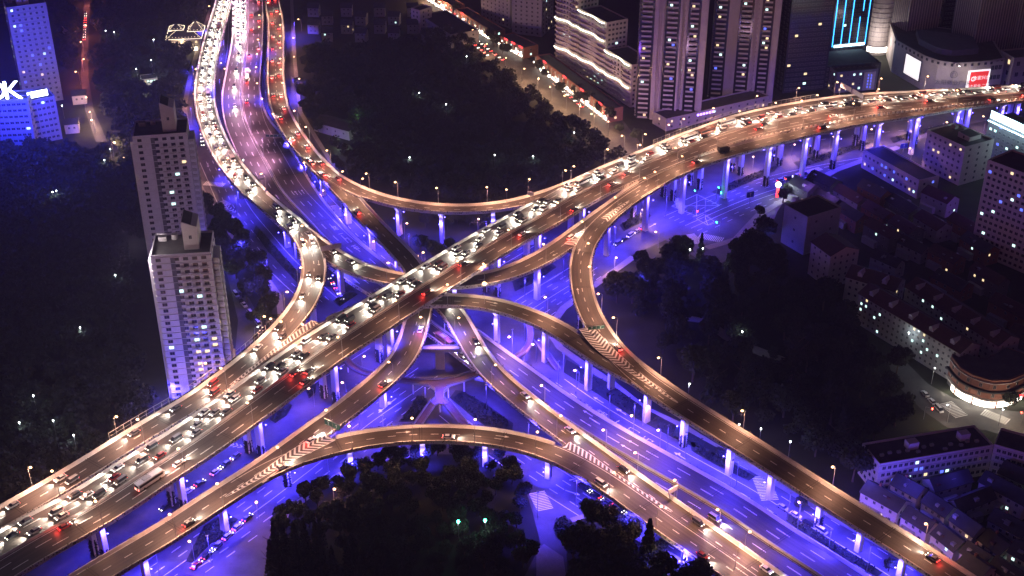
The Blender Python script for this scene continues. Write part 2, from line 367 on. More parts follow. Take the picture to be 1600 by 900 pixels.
VN = {
 'A': ('widest top viaduct crossing the picture from lower left to upper right', 'elevated road'),
 'B': ('curved ramp joining the widest viaduct from the far left', 'ramp'),
 'E': ('bright ramp curving down the far upper left beside the long road', 'ramp'),
 'F': ('high ramp passing under the widest viaduct then rising along its right side', 'ramp'),
 'G': ('long ramp swinging from the upper right down to the lower right corner', 'ramp'),
 'H': ('ramp arching under the widest viaduct past the star bright lamp', 'ramp'),
 'J': ('reddish ramp coming down right of the long road at top', 'ramp'),
 'K': ('ramp dipping below the crossing and running to the bottom right', 'ramp'),
 'D': ('slim curved ramp in front of the dark park joining the widest viaduct', 'ramp'),
 'M': ('ramp curving from under the crossing to the lower left edge', 'ramp'),
 'L': ('shallow arched ramp spanning the bottom centre between two merges', 'ramp'),
 'I': ('low wide double road running from top left to bottom right', 'elevated road')}
PIL = {
 'A': [(144, 838), (268, 750), (393, 663), (508, 585), (600, 520), (700, 452), (767, 412), (832, 372), (900, 333), (985, 290), (1050, 262), (1093, 255), (1157, 235), (1217, 220), (1280, 208), (1350, 195), (1433, 182), (1510, 172), (1590, 162)],
 'F': [(460, 400), (532, 427), (690, 445), (838, 430), (950, 352), (1010, 313), (1071, 274), (1134, 251), (1200, 231), (1259, 218), (1313, 206), (1372, 197), (1433, 187), (1497, 177), (1570, 165)],
 'E': [(372, 300), (352, 262)], 'B': [(445, 365), (489, 452), (455, 520), (370, 590)],
 'G': [(883, 405), (895, 455), (955, 575), (1013, 620), (1072, 650), (1137, 700), (1205, 745), (1278, 790), (1345, 835), (1415, 878)],
 'D': [(619, 328), (691, 337), (766, 337), (830, 320)], 'K': [(502, 283), (540, 322), (579, 362), (618, 403), (740, 560), (787, 625)],
 'J': [(425, 30), (432, 110), (455, 210), (478, 245)], 'H': [(772, 495), (855, 525), (922, 568)],
 'L': [(550, 712), (655, 700), (760, 706), (862, 728), (1003, 800), (1080, 860)], 'M': [(597, 605), (448, 740), (343, 805), (230, 870)],
 'I': [(386, 40), (380, 140), (440, 300), (530, 392), (700, 520), (760, 565), (860, 640), (960, 700), (1060, 760), (1160, 820)]}
SIDES = {}
FL = []
flood_me = None
def pillar_parts(root, d, s, twin, ivy):
    p, t = pos(d, s); z1 = p.z - (2.3 if d.key == 'A' else 1.75); ang = math.atan2(t[1], t[0])
    for (x, y) in [(p.x, p.y)]:
        for k, o in DECKS.items():
            if k == d.key: continue
            zz = inside(o, np.array([x, y, 0]), -1.5)
            if zz is not None and zz < p.z - 3: return False
    h = z1
    offs = (-3.4, 3.4) if twin else (0,)
    n = Vector((-math.sin(ang), math.cos(ang), 0))
    for of in offs:
        c = p + n * of; b = MB(); w = 2.5 if twin else 2.5
        poly = [(-.9, -w / 2), (.9, -w / 2), (1.0, -w / 2 + .25), (1.0, w / 2 - .25), (.9, w / 2), (-.9, w / 2), (-1.0, w / 2 - .25), (-1.0, -w / 2 + .25)]
        ca, sa = math.cos(ang), math.sin(ang)
        ring = lambda z, k, kw: [(c.x + (x * k) * ca - (y * kw) * sa, c.y + (x * k) * sa + (y * kw) * ca, z) for x, y in poly]
        b.loft([ring(0, 1.05, 1.05), ring(h - 2.2, .95, 1.0), ring(h - 1.2, 1.0, 1.0 if twin else 1.5), ring(h - .7, 1.0, 1.0 if twin else 2.0), ring(h, 1.0, 1.0 if twin else 2.0)])
        o = b.build('pillar', 'column_paint', root)
        if ivy:
            b2 = MB(); hh = random.uniform(4.5, 7)
            for k in range(170):
                a = random.uniform(0, 6.28); rr = 1.45 + random.uniform(-.1, .25); z = random.uniform(0, hh)
                leafq(b2, (c.x + rr * math.cos(a), c.y + rr * math.sin(a), z), .55)
            b2.tube((c.x, c.y, 0), (c.x, c.y, hh), 1.5, 1.4, 8); b2.build('ivy', 'leaf_dark', o)
    if twin:
        b = MB(); b.box((p.x, p.y, h + .14), (2.0, 12.5, .28), ang); b.box((p.x, p.y, h - .55), (2.0, 11, 1.1), ang); b.build('crosshead', 'column_paint', root)
    FL.append((d.key, p, n, z1)); return True
def leafq(b, c, s):
    u = Vector((random.gauss(0, 1), random.gauss(0, 1), random.gauss(0, 1))).normalized(); w = u.orthogonal().normalized(); v = u.cross(w)
    c = Vector(c); w *= s / 2; v *= s / 2 * random.uniform(.6, 1); b.face([c - w - v, c + w - v, c + w + v, c - w + v])

def runs(mask):
    out = []; st = None
    for i, m in enumerate(mask):
        if m and st is None: st = i
        if (not m or i == len(mask) - 1) and st is not None:
            e = i + 1 if m else i
            if e - st >= 2: out.append((st, e))
            st = None
    return out
for idx, key in enumerate(ORDER):
    d = DECKS[key]; n = len(d.s); off = .006 * idx
    root = empty('viaduct', (float(d.P[n // 2, 0]), float(d.P[n // 2, 1]), 0), label='concrete ' + VN[key][0] if len(VN[key][0].split()) < 16 else VN[key][0], cat=VN[key][1]); d.root = root
    th = 2.2 if key == 'A' else 1.7
    b = MB(); rings = []
    for i in range(n):
        P = d.P[i]; N = d.N[i]; wl, wr = d.wl[i], d.wr[i]; c = .42
        prof = [(wl, 0), (wl, -.55), (wl * c + .8, -.75), (wl * c, -th), (-wr * c, -th), (-wr * c - .8, -.75), (-wr, -.55), (-wr, 0)]
        rings.append([(P[0] + N[0] * a, P[1] + N[1] * a, P[2] + z - .01) for a, z in prof])
    b.loft(rings); b.build('deck', 'concrete', root)
    L_ = [d.P[i] + d.N[i] * (d.wl[i] - .1) + [0, 0, off] for i in range(n)]; Rr = [d.P[i] - d.N[i] * (d.wr[i] - .1) + [0, 0, off] for i in range(n)]
    b = MB(); b.strip(L_, Rr); ro_ = b.build('road_surface', 'asphalt_deck', root)
    uvv = np.array([(d.s[i], d.wl[i]) for i in range(n)] + [(d.s[i], -d.wr[i]) for i in range(n)]) + [idx * 37.0, idx * 11.0]
    li_ = np.empty(len(ro_.data.loops), dtype=np.int32); ro_.data.loops.foreach_get('vertex_index', li_); ul = ro_.data.uv_layers.new(name='UVMap'); ul.data.foreach_set('uv', uvv[li_].astype(np.float32).ravel())
    # parapets with planters outside
    for side in (1, -1):
        w = d.wl if side > 0 else d.wr; keep = []
        for i in range(n):
            q = d.P[i] + d.N[i] * side * (w[i] - .3); ok = True
            for k, o in DECKS.items():
                if k == key: continue
                z = inside(o, q, .45)
                if z is not None and abs(z - d.P[i, 2]) < 1.5: ok = False; break
            if ok and in_gore(q, d.P[i, 2]): ok = False
            keep.append(ok)
        SIDES[(key, side)] = keep
        b = MB(); bj = MB(); hb = MB()
        for a, e in runs(keep):
            rg = []
            for i in range(a, e):
                P = d.P[i]; N = d.N[i] * side; ww = w[i]
                rg.append([(P[0] + N[0] * x, P[1] + N[1] * x, P[2] + z) for x, z in ((ww + .15, -.6), (ww + .15, 1.0), (ww - .22, 1.05), (ww - .7, .3), (ww - .85, .02))])
            b.loft(rg, caps=True)
            for i in range(a, e - 1):
                P = (d.P[i] + d.P[i + 1]) / 2; N = d.N[i] * side; T = d.T[i]
                for k in range(9):
                    q = P + N * (w[i] + random.uniform(.1, .75)) + T * random.uniform(-1.6, 1.6)
                    leafq(hb, (q[0], q[1], P[2] + random.uniform(.1, 1.25)), random.uniform(.3, .6))
        if b.f: b.build('parapet', 'parapet_paint', root); hb.build('planter', 'leaf_planter', root)
    # markings
    b = MB()
    def stripe(s0, s1, o0, wd=.24, m=b, step=3.0, dz=.035, oend=None):
        k = max(1, int((s1 - s0) / step)); A = []; B = []
        for j in range(k + 1):
            s = s0 + (s1 - s0) * j / k; oo = o0 if oend is None else o0 + (oend - o0) * j / k
            p, t = pos(d, s, 0); nn = Vector((-t[1], t[0], 0)).normalized()
            p.z += dz + off; A.append(p + nn * (oo + wd / 2)); B.append(p + nn * (oo - wd / 2))
        m.strip(A, B)
    def dashes(o, ln=6, gap=9, wd=.27):
        s = random.uniform(0, 5)
        while s + ln < d.L:
            stripe(s, s + ln, o, wd); s += ln + gap
    if key == 'A':
        for o in (1.0, -1.0, 10.9, -10.9): stripe(0, d.L, o)
        for o in (4.3, 7.6, -4.3, -7.6): dashes(o, 6, 9)
    elif key == 'I':
        for o in (.9, -.9): stripe(0, d.L, o, .2)
        stripe(0, d.L, 11.3, .2)
        for o in (4.4, 7.9, -4.4, -7.9): dashes(o, 6, 9, .32)
    else:
        wm = float(np.min(d.wl[3:-3])) if n > 8 else 4
        wl_, wr_ = float(np.median(d.wl)), float(np.median(d.wr))
        stripe(4, d.L - 4, wl_ - .95); stripe(4, d.L - 4, -wr_ + .95); dashes(0.0, 3, 5, .27)
    s = 14
    while s < d.L:
        p, t = pos(d, s); nn = Vector((-t[1], t[0], 0)).normalized(); tt = Vector((t[0], t[1], 0)).normalized()
        i, _, _ = lat(d, np.array(p)); a = nn * (d.wl[i] - .6); c = -nn * (d.wr[i] - .6); p.z += .045 + off
        for e in (0, .9): b.face([p + a + tt * e, p + c + tt * e, p + c + tt * (e + .28), p + a + tt * (e + .28)], 1)
        s += 31
    b.build('lane_marking', ['paint_white', 'joint'], root)
    # median barrier
    if key in 'AI':
        b = MB(); rg = []
        for i in range(n):
            P = d.P[i]; N = d.N[i]; rg.append([(P[0] + N[0] * x, P[1] + N[1] * x, P[2] + z) for x, z in ((.38, .03), (.14, .9 if key == 'A' else 1.1), (-.14, .9 if key == 'A' else 1.1), (-.38, .03))])
        b.loft(rg); b.build('median_barrier', 'concrete', root)
    used = []
    for (x, y) in PIL.get(key, []):
        pp = [(abs(pr((P[0], P[1], P[2] - 1))[0] - x) + .6 * abs(pr((P[0], P[1], P[2] - 1))[1] - y)) for P in d.P]
        s = float(d.s[int(np.argmin(pp))])
        for ds in (0, 4, -4, 8, -8, 12, -12):
            if any(abs(s + ds - u) < 12 for u in used): continue
            if 2 < s + ds < d.L - 2 and pillar_parts(root, d, s + ds, key == 'A', (key == 'A') or (key == 'F' and x > 1000 and random.random() < .3) or (key in 'GM' and random.random() < .5)):
                used.append(s + ds); break
# gores
for k, S in GP.items():
    root = DECKS[{'B': 'B', 'E': 'F', 'J': 'K', 'F': 'F', 'G': 'G', 'M': 'M', 'L': 'K'}[k]].root
    T = np.gradient(S[:, :3], axis=0); T /= np.linalg.norm(T[:, :2], axis=1)[:, None]; N = np.stack([-T[:, 1], T[:, 0], 0 * T[:, 0]], 1)
    b = MB(); A = []; B = []
    for i in range(len(S)):
        z = S[i, 2]; w = S[i, 3] / 2 + .1; zt = z + .09; A.append((S[i, 0] + N[i, 0] * w, S[i, 1] + N[i, 1] * w, zt)); B.append((S[i, 0] - N[i, 0] * w, S[i, 1] - N[i, 1] * w, zt))
    b.loft([[a, (a[0], a[1], a[2] - 1.2), (c[0], c[1], c[2] - 1.2), c] for a, c in zip(A, B)]); b.build('gore_slab', 'asphalt', root)
    b = MB(); dist = 0; nxt = 1.0; seg = np.concatenate([[0], np.cumsum(np.linalg.norm(np.diff(S[:, :2], axis=0), axis=1))])
    s = 1.0
    while s < seg[-1] - 1:
        ip = lambda arr, ss: np.array([np.interp(ss, seg, arr[:, j]) for j in range(arr.shape[1])])
        w = np.interp(s, seg, S[:, 3]) / 2
        if w > .5:
            sw = w * .85; tw = .9
            for sd in (1, -1):
                q = []
                for (ss, ww) in ((s, 0), (s + tw, 0), (s + tw - sw, w), (s - sw, w)):
                    ss = max(0, min(seg[-1], ss)); c = ip(S[:, :3], ss); t = ip(T, ss); nn = np.array([-t[1], t[0], 0]); nn /= np.linalg.norm(nn)
                    v = c + nn * ww * sd; v[2] += .115; q.append(v)
                b.face(q if sd > 0 else q[::-1])
        s += 2.1
    for sd in (1, -1):
        A = [(S[i, 0] + N[i, 0] * sd * S[i, 3] / 2, S[i, 1] + N[i, 1] * sd * S[i, 3] / 2, S[i, 2] + .12) for i in range(len(S))]
        B = [(S[i, 0] + N[i, 0] * sd * (S[i, 3] / 2 - .2), S[i, 1] + N[i, 1] * sd * (S[i, 3] / 2 - .2), S[i, 2] + .12) for i in range(len(S))]
        b.strip(A, B)
    b.build('chevron_marking', 'paint_white', root)
#==PART2==
# ---------------------------------------------------------------- ground markings, islands
def pave_line(b, pts, w=.27, z=.045):
    for a, c in zip(pts[:-1], pts[1:]):
        a = Vector(a); c = Vector(c); t = (c - a); t.z = 0
        if t.length < .01: continue
        t.normalize(); n = Vector((-t.y, t.x, 0)) * w / 2
        b.face([(a.x - n.x, a.y - n.y, z), (c.x - n.x, c.y - n.y, z), (c.x + n.x, c.y + n.y, z), (a.x + n.x, a.y + n.y, z)])
b = MB()
XC = at(690, 520, 0); AP_ = [(at(x, y).x, at(x, y).y) for x, y in APRON]
def pip(x, y, poly):
    c = False; n = len(poly); j = n - 1
    for i in range(n):
        a, b_ = poly[i], poly[j]
        if (a[1] > y) != (b_[1] > y) and x < (b_[0] - a[0]) * (y - a[1]) / (b_[1] - a[1]) + a[0]: c = not c
        j = i
    return c
def gdash(key, offs, solid=(), s0=0, s1=1e9, ln=4, gap=6):
    d = DECKS[key]
    for o in list(offs) + list(solid):
        s = s0
        while s < min(d.L, s1):
            e = s + (ln if o not in solid else ln + gap)
            p, _ = pos(d, s, o); q, _ = pos(d, min(e, d.L), o); s += ln + gap
            if (p - XC).length > (62 if key == 'I' else 46) and pip(p.x, p.y, AP_): pave_line(b, [p, q])
gdash('A', (-17, -20.5, -27, -30.5, -34, 17), (-13.5, -24, 13.5, 20.5), 60, 330)
gdash('A', (-17, -20.5, -24, -36, -39.5, 17), (-13.5, -28, -32), 400, 900)
gdash('I', (16, 19.5, -17, -20.5), (13.5, 23, -14, -24), 0, 210)
gdash('I', (16, 19.5, 29, 32.5), (13.5, 24), 330, 900)
gdash('I', (-22, -25.5, -29), (-18, -32.5), 370, 900)
b.build('ground_lane_marking', 'paint_white')['kind'] = 'structure'
b = MB()
def zebra(cx, cy, dx, dy, n=9, ln=5, along=.9):
    c = at(cx, cy, 0); q = at(cx + dx, cy + dy, 0); t = (q - c); t.z = 0; t.normalize(); n2 = Vector((-t.y, t.x, 0))
    for k in range(n):
        m = c + t * (k - n / 2) * along; a = m - n2 * ln / 2; e = m + n2 * ln / 2; pave_line(b, [a, e], .45, .055)
for a in [(336, 288, 10, 1, 13, 5), (352, 318, 10, 6, 8, 4), (528, 330, 10, 14, 16, 4), (846, 784, 6, 12, 12, 6), (1084, 374, 5, 5, 12, 6), (1112, 372, 10, 2, 14, 6), (1062, 318, 4, 10, 14, 5),
          (1196, 764, 5, 12, 16, 6.5), (1491, 641, 8, 7, 12, 6), (1557, 652, 10, 4, 12, 5), (1272, 266, 10, -3, 12, 4)]: zebra(*a)
b.build('zebra_crossing', 'paint_white')['kind'] = 'structure'
b = MB()
box = [at(x, y, 0) for x, y in ((1089, 304), (1124, 321), (1088, 338), (1050, 322))]
pave_line(b, [*box, box[0]], .3, .06); pave_line(b, [box[0], box[2]], .25, .062); pave_line(b, [box[1], box[3]], .25, .066)
tri = [at(x, y, 0) for x, y in ((1100, 335), (1088, 342), (1106, 352), (1116, 346))]
pave_line(b, [*tri, tri[0]], .25, .06); pave_line(b, [tri[0], tri[2]], .22, .063)
def arrow(b, c, t, L=6, z=.06, kind=0, k=1.0):
    "straight lane arrow, painted"
    t = Vector((t[0], t[1], 0)).normalized(); n = Vector((-t.y, t.x, 0)); c = Vector((c[0], c[1], z))
    b.face([c - t * L / 2 - n * .12 * k, c - t * L / 2 + n * .12 * k, c + t * L * .18 + n * .12 * k, c + t * L * .18 - n * .12 * k][::-1])
    b.face([c + t * L * .18 - n * .5 * k, c + t * L * .18 + n * .5 * k, c + t * L / 2][::-1])
    if kind: b.face([c - n * .1, c + t * 1.0 - n * .1, c + t * 1.6 - n * 1.3, c + t * .6 - n * 1.3])
for (x, y, dx, dy) in [(363, 745, -8, 5), (338, 770, -8, 5), (322, 880, 10, -6), (640, 590, -8, 6), (612, 628, -9, 7), (598, 640, -9, 7), (970, 643, -8, -5), (935, 625, -8, -5), (1062, 712, -8, -5), (945, 662, -8, -6), (895, 770, 9, 3), (397, 393, -7, -7), (385, 375, -7, -7), (325, 258, 1, 10), (327, 232, 1, 10), (950, 380, 9, -6), (1020, 352, 9, -5)]:
    p = at(x, y, 0); q = at(x + dx, y + dy, 0); arrow(b, p, (q.x - p.x, q.y - p.y), 6, .06, random.random() < .4, 1.6)
# splitter hatching near the foot of the widest viaduct and at the lower merge
for base, tip, n_ in [((352, 692), (385, 700), 5), ((900, 748), (928, 760), 5), ((352, 322), (372, 334), 5)]:
    p = at(*base); q = at(*tip); t = q - p; L = t.length; t.normalize(); n = Vector((-t.y, t.x, 0))
    for k in range(n_):
        c = p + t * L * k / n_; w = 2.2 * (1 - k / n_ * .7); pave_line(b, [c - t * 1.5 + n * w, c, c - t * 1.5 - n * w], .5, .06)
b.build('road_arrow', 'paint_white')['kind'] = 'structure'

def island(px, hedge=True, nm='traffic_island'):
    P = [at(x, y) for x, y in px]; b = MB(); b.prism([(p.x, p.y) for p in P], 0, .16, 0, 1); o = b.build(nm, ['paving', 'park_ground']); o['kind'] = 'structure'
    if hedge:
        xs = [p.x for p in P]; ys = [p.y for p in P]; c = sum(P, Vector()) / len(P); b = MB(); cnt = 0; area = (max(xs) - min(xs)) * (max(ys) - min(ys)); tgt = int(min(3500, area * 12))
        poly = [(c.x + (p.x - c.x) * .86, c.y + (p.y - c.y) * .86) for p in P]
        while cnt < tgt:
            x = random.uniform(min(xs), max(xs)); y = random.uniform(min(ys), max(ys))
            if pip(x, y, poly): leafq(b, (x, y, .2 + random.uniform(0, 1.0) * (1 + math.sin(x * .9) * math.cos(y * .7)) * .7), .6)
            cnt += 1
        if b.f: tag(b.build('hedge', 'leaf'), 'low trimmed planting filling a kerbed island %s' % island.words.pop(0), 'hedge', 'planting beds between the ground roads')
island.words = ['left of the forked footbridge', 'right of the forked footbridge', 'under the widest viaduct near left edge', 'below the widest viaduct left of centre', 'under the widest viaduct right of the crossing', 'right of the curving loop ramp',
                'beneath the rising right viaduct', 'beyond the box junction under the deck', 'beside the lower zebra crossing', 'between the low road and long ramp', 'under the ramps left of the crossing', 'in the lower left road', 'under the far right viaduct end', 'between ramp feet upper left', 'by the small junction at lower right', 'along the far side of the low road']
def pip(x, y, poly):
    c = False; n = len(poly); j = n - 1
    for i in range(n):
        a, b_ = poly[i], poly[j]
        if (a[1] > y) != (b_[1] > y) and x < (b_[0] - a[0]) * (y - a[1]) / (b_[1] - a[1]) + a[0]: c = not c
        j = i
    return c
for px in [[(622, 660), (640, 640), (652, 618), (664, 620), (669, 630), (645, 660)], [(703, 622), (712, 610), (722, 611), (760, 632), (802, 662), (800, 678), (760, 668), (730, 645)],
           [(420, 655), (428, 640), (448, 625), (457, 634), (448, 650), (430, 662)], [(478, 612), (484, 602), (494, 600), (493, 614), (483, 624)],
           [(800, 440), (840, 418), (860, 410), (870, 418), (835, 442), (805, 456)], [(968, 352), (990, 338), (1010, 330), (1018, 338), (1000, 350), (975, 362)],
           [(1112, 300), (1140, 286), (1200, 262), (1218, 258), (1210, 268), (1160, 290), (1125, 305)], [(1240, 254), (1300, 236), (1360, 218), (1370, 222), (1310, 244), (1250, 264)],
           [(868, 812), (882, 805), (900, 826), (888, 842), (870, 842), (864, 826)], [(1080, 690), (1125, 713), (1180, 745), (1170, 752), (1120, 728), (1080, 705)],
           [(520, 470), (548, 455), (560, 460), (530, 480)], [(318, 822), (352, 800), (372, 812), (350, 842), (330, 850), (300, 880), (290, 878)],
           [(1390, 216), (1460, 198), (1500, 190), (1502, 194), (1462, 204), (1396, 224)], [(400, 352), (418, 372), (470, 430), (478, 452), (462, 440), (420, 395), (396, 362)],
           [(1230, 802), (1300, 845), (1380, 895), (1370, 902), (1300, 862), (1228, 815)],
           [(885, 562), (950, 598), (1010, 640), (1070, 672), (1128, 704), (1112, 712), (1050, 684), (985, 650), (930, 614), (880, 582)]]: island(px)

# writing painted on the low road: the exit name
def text_mesh(body, size, m, name='lettering', ext=.0, align='CENTER'):
    cu = bpy.data.curves.new(name, 'FONT'); cu.body = body; cu.size = size; cu.align_x = align; cu.align_y = 'CENTER'; cu.extrude = ext
    o = bpy.data.objects.new(name, cu); COL.objects.link(o); dg = bpy.context.evaluated_depsgraph_get(); dg.update()
    me = bpy.data.meshes.new_from_object(o.evaluated_get(dg)); bpy.data.objects.remove(o); bpy.data.curves.remove(cu)
    me.materials.clear(); me.materials.append(MATS[m]); return me
dI = DECKS['I']
for chars in [((524, 357), (533, 366), (544, 376), (556, 387)), ((941, 646), (966, 660), (991, 674), (1013, 688))]:
    for ch, (x, y) in zip('路一门石', chars):
        q = at(x, y, 6); i, l, a = lat(dI, np.array(q)); T = dI.T[i]
        o = bpy.data.objects.new('road_writing', text_mesh(ch, 2.6, 'paint_white', 'road_writing')); COL.objects.link(o); o.parent = dI.root
        o.matrix_parent_inverse = Matrix.Translation(-Vector(dI.root.location)); o.location = (q.x, q.y, 6 + .06)
        o.rotation_euler = (0, 0, math.atan2(-T[1], -T[0]) - math.pi / 2); o.scale = (1, 2.2, 1)
b = MB()
for key, s_px, dr, offs in [('I', (1000, 680), -1, (4, 8)), ('I', (930, 640), -1, (9.5,)), ('I', (440, 225), -1, (2.6, 6.2, 9.8, 13.5)), ('I', (480, 300), -1, (6, 9.6)), ('L', (630, 681), 1, (1.8,)), ('L', (790, 688), 1, (1.8,)), ('G', (908, 425), -1, (-2,)), ('G', (925, 480), -1, (-2,)),
                            ('F', (836, 412), -1, (-2.4,)), ('H', (780, 480), 1, (2,)), ('K', (740, 550), 1, (-2,)), ('B', (492, 430), 1, (2.2,)), ('K', (585, 345), -1, (2.4,))]:
    d = DECKS[key]; q = at(*s_px, 12 if key != 'I' else 6); i, _, _ = lat(d, np.array(q))
    for o in offs:
        p = d.P[i] + d.N[i] * o; arrow(b, p, d.T[i] * dr, 5.5, p[2] + .075 + .05, 0, 1.3)
o = b.build('lane_arrow', 'paint_white', dI.root)

# ---------------------------------------------------------------- street lamps
def lamp_meshes():
    b = MB(); b.tube((0, 0, 0), (0, 0, .5), .16, .14); b.tube((0, 0, .5), (0, 0, 8.6), .11, .07); pole = b.mesh('pole', 'metal_pole')
    b = MB(); b.tube((0, 0, 8.5), (.8, 0, 9.1), .05); b.tube((.8, 0, 9.1), (1.5, 0, 9.2), .045); arm = b.mesh('arm', 'metal_pole')
    b = MB(); b.box((1.75, 0, 9.22), (.9, .36, .16), top=.7); head = b.mesh('lamp_head', 'metal_pole')
    b = MB(); b.blob((1.75, 0, 9.02), (.62, .5, .34), n=8, k=5); bulb = b.mesh('bulb', 'lamp_warm')
    b = MB(); b.blob((1.75, 0, 9.02), (.42, .3, .22), n=8, k=5); bulbw = b.mesh('bulb', 'lamp_white')
    return pole, arm, head, bulb, bulbw
POLE, ARM, HEAD, BULB, BULBW = lamp_meshes()
LW = bpy.data.lights.new('lamp_light', 'SPOT'); LW.spot_size = R(152); LW.spot_blend = .5; LW.energy = 13000; LW.color = (1, .47, .30); LW.shadow_soft_size = .35
LG = bpy.data.lights.new('lamp_light', 'SPOT'); LG.spot_size = R(152); LG.spot_blend = .5; LG.energy = 3600; LG.color = (1, .38, .55); LG.shadow_soft_size = .35
LGR = bpy.data.lights.new('lamp_light', 'SPOT'); LGR.spot_size = R(155); LGR.spot_blend = .5; LGR.energy = 16000; LGR.color = (1, .48, .50); LGR.shadow_soft_size = .4
LWW = bpy.data.lights.new('lamp_light', 'POINT'); LWW.energy = 1000; LWW.color = (.85, .92, 1); LWW.shadow_soft_size = .35
def lamp(loc, rz, label, group, data=LW, double=False, bulb=None):
    e = empty('street_lamp', loc, rz, label, 'street lamp', group)
    inst('pole', POLE, e)
    for r in ((0, math.pi) if double else (0,)):
        inst('arm', ARM, e, rot=(0, 0, r)); inst('lamp_head', HEAD, e, rot=(0, 0, r)); inst('bulb', bulb or BULB, e, rot=(0, 0, r))
        if data: light('lamp_light', 'POINT', (1.75 * (1 if r == 0 else -1), 0, 8.6), 0, 0, e, data=data)
    return e
SHORT = {'A': 'widest top viaduct', 'B': 'left ramp joining the widest viaduct', 'E': 'bright far upper left ramp', 'F': 'ramp climbing right of the widest viaduct', 'G': 'long ramp ending lower right', 'H': 'ramp arching past the star bright lamp',
         'J': 'reddish ramp at the top', 'K': 'ramp dipping under the crossing', 'D': 'slim curved ramp by the dark park', 'M': 'ramp curving to the lower left', 'L': 'shallow arched ramp at bottom', 'I': 'low wide double road'}
LAMPS = {
 'E': [(352, 3), (331, 55), (312, 107), (311, 129), (314, 155), (323, 183), (338, 213), (349, 230), (362, 248), (396, 274)],
 'F': [(464, 354), (569, 444), (769, 435), (848, 383), (932, 350), (968, 308), (1023, 267), (1047, 288), (1113, 263), (606, 434)],
 'B': [(475, 382), (472, 418), (491, 468), (468, 507), (452, 457), (418, 496), (317, 563), (353, 580), (177, 648), (222, 665), (50, 728), (90, 749)],
 'J': [(413, 5), (438, 22), (437, 39), (435, 57), (434, 74), (434, 92), (434, 110), (438, 130), (457, 174), (477, 199), (507, 235)],
 'D': [(538, 264), (573, 270), (555, 282), (622, 280), (688, 291), (757, 290), (790, 319), (826, 281)],
 'K': [(717, 499), (774, 570), (839, 609), (882, 652), (936, 672), (990, 708), (1055, 752), (1110, 800), (1155, 846)],  # some of the lower ones are added to brighten the dark deck end
 'M': [(658, 498), (609, 565), (513, 638), (344, 757), (430, 695), (260, 808)],
 'H': [(702, 456), (863, 463), (521, 528)],
 'G': [(922, 383), (924, 418), (940, 458), (969, 497), (1033, 557), (1164, 641), (1310, 729), (1450, 817)],
 'A': [(144, 780), (276, 694), (386, 632), (521, 528), (606, 468), (708, 407), (793, 356), (862, 314), (929, 279), (991, 250), (883, 266), (903, 257), (949, 235), (1011, 213), (1049, 195), (1080, 237), (1115, 205), (1142, 189), (1079, 191), (1122, 170), (1154, 173), (1189, 153), (1213, 159), (1253, 140), (1275, 149), (1201, 175), (1261, 162), (1143, 215), (1215, 195), (1271, 183), (1311, 132), (1322, 152), (1330, 172), (1378, 142), (1382, 125), (1391, 162), (1449, 154), (1453, 122), (1509, 147), (1591, 138)],
 'L': [(640, 655), (740, 655), (540, 668), (850, 672), (960, 735), (1040, 792)],  # the last ones are added to light the dark lower stretch
 'I': [(1181, 832), (1003, 640), (811, 521)]}
for key, L_ in LAMPS.items():
    d = DECKS[key]; items = []
    for (x, y) in L_:
        z = d.P[len(d.P) // 2, 2]
        for it in range(4):
            q = np.array(at(x, y, z + 10.0)); i, l, a = lat(d, q); z = d.P[i, 2]
        side = 1 if l > 0 else -1; w = d.wl[i] if side > 0 else d.wr[i]
        med = key in 'AI' and abs(l) < .42 * w
        if med: base = d.P[i]; rz = math.atan2(d.N[i, 1] * side, d.N[i, 0] * side); base = Vector(base) + Vector((0, 0, .88))
        else:
            base = Vector(d.P[i] + d.N[i] * side * (w - .02)); base.z += .98; rz = math.atan2(-d.N[i, 1] * side, -d.N[i, 0] * side)
            if key == 'D' or (key == 'J' and x > 450) or (l * side > w * .8): pass
        items.append((d.s[i], base, rz, med, side, i))
    items.sort(key=lambda v: v[0])
    used_ = []
    cnt = {}
    for s, base, rz, med, side, i in items:
        if any((u - base).length < 5 for u in used_): continue
        if not med and not SIDES[(key, side)][i]:
            base.z -= .95
        used_.append(base); k = 'M' if med else side; cnt[k] = cnt.get(k, 0) + 1
        nl = d.N[i, 0] * (side if not med else 1)
        sd = 'median' if med else ('right edge' if d.N[i, 0] * side > 0 else 'left edge')
        frm = 'left end' if key in 'A' else ('top' if d.P[0, 1] > d.P[-1, 1] else 'left end')
        if med: sd += ' line'
        lamp(tuple(base), rz, 'lamp, %s from %s, %s, %s' % (nth(cnt[k] - 1), frm, sd, SHORT[key]), 'warm street lamps on the viaducts')
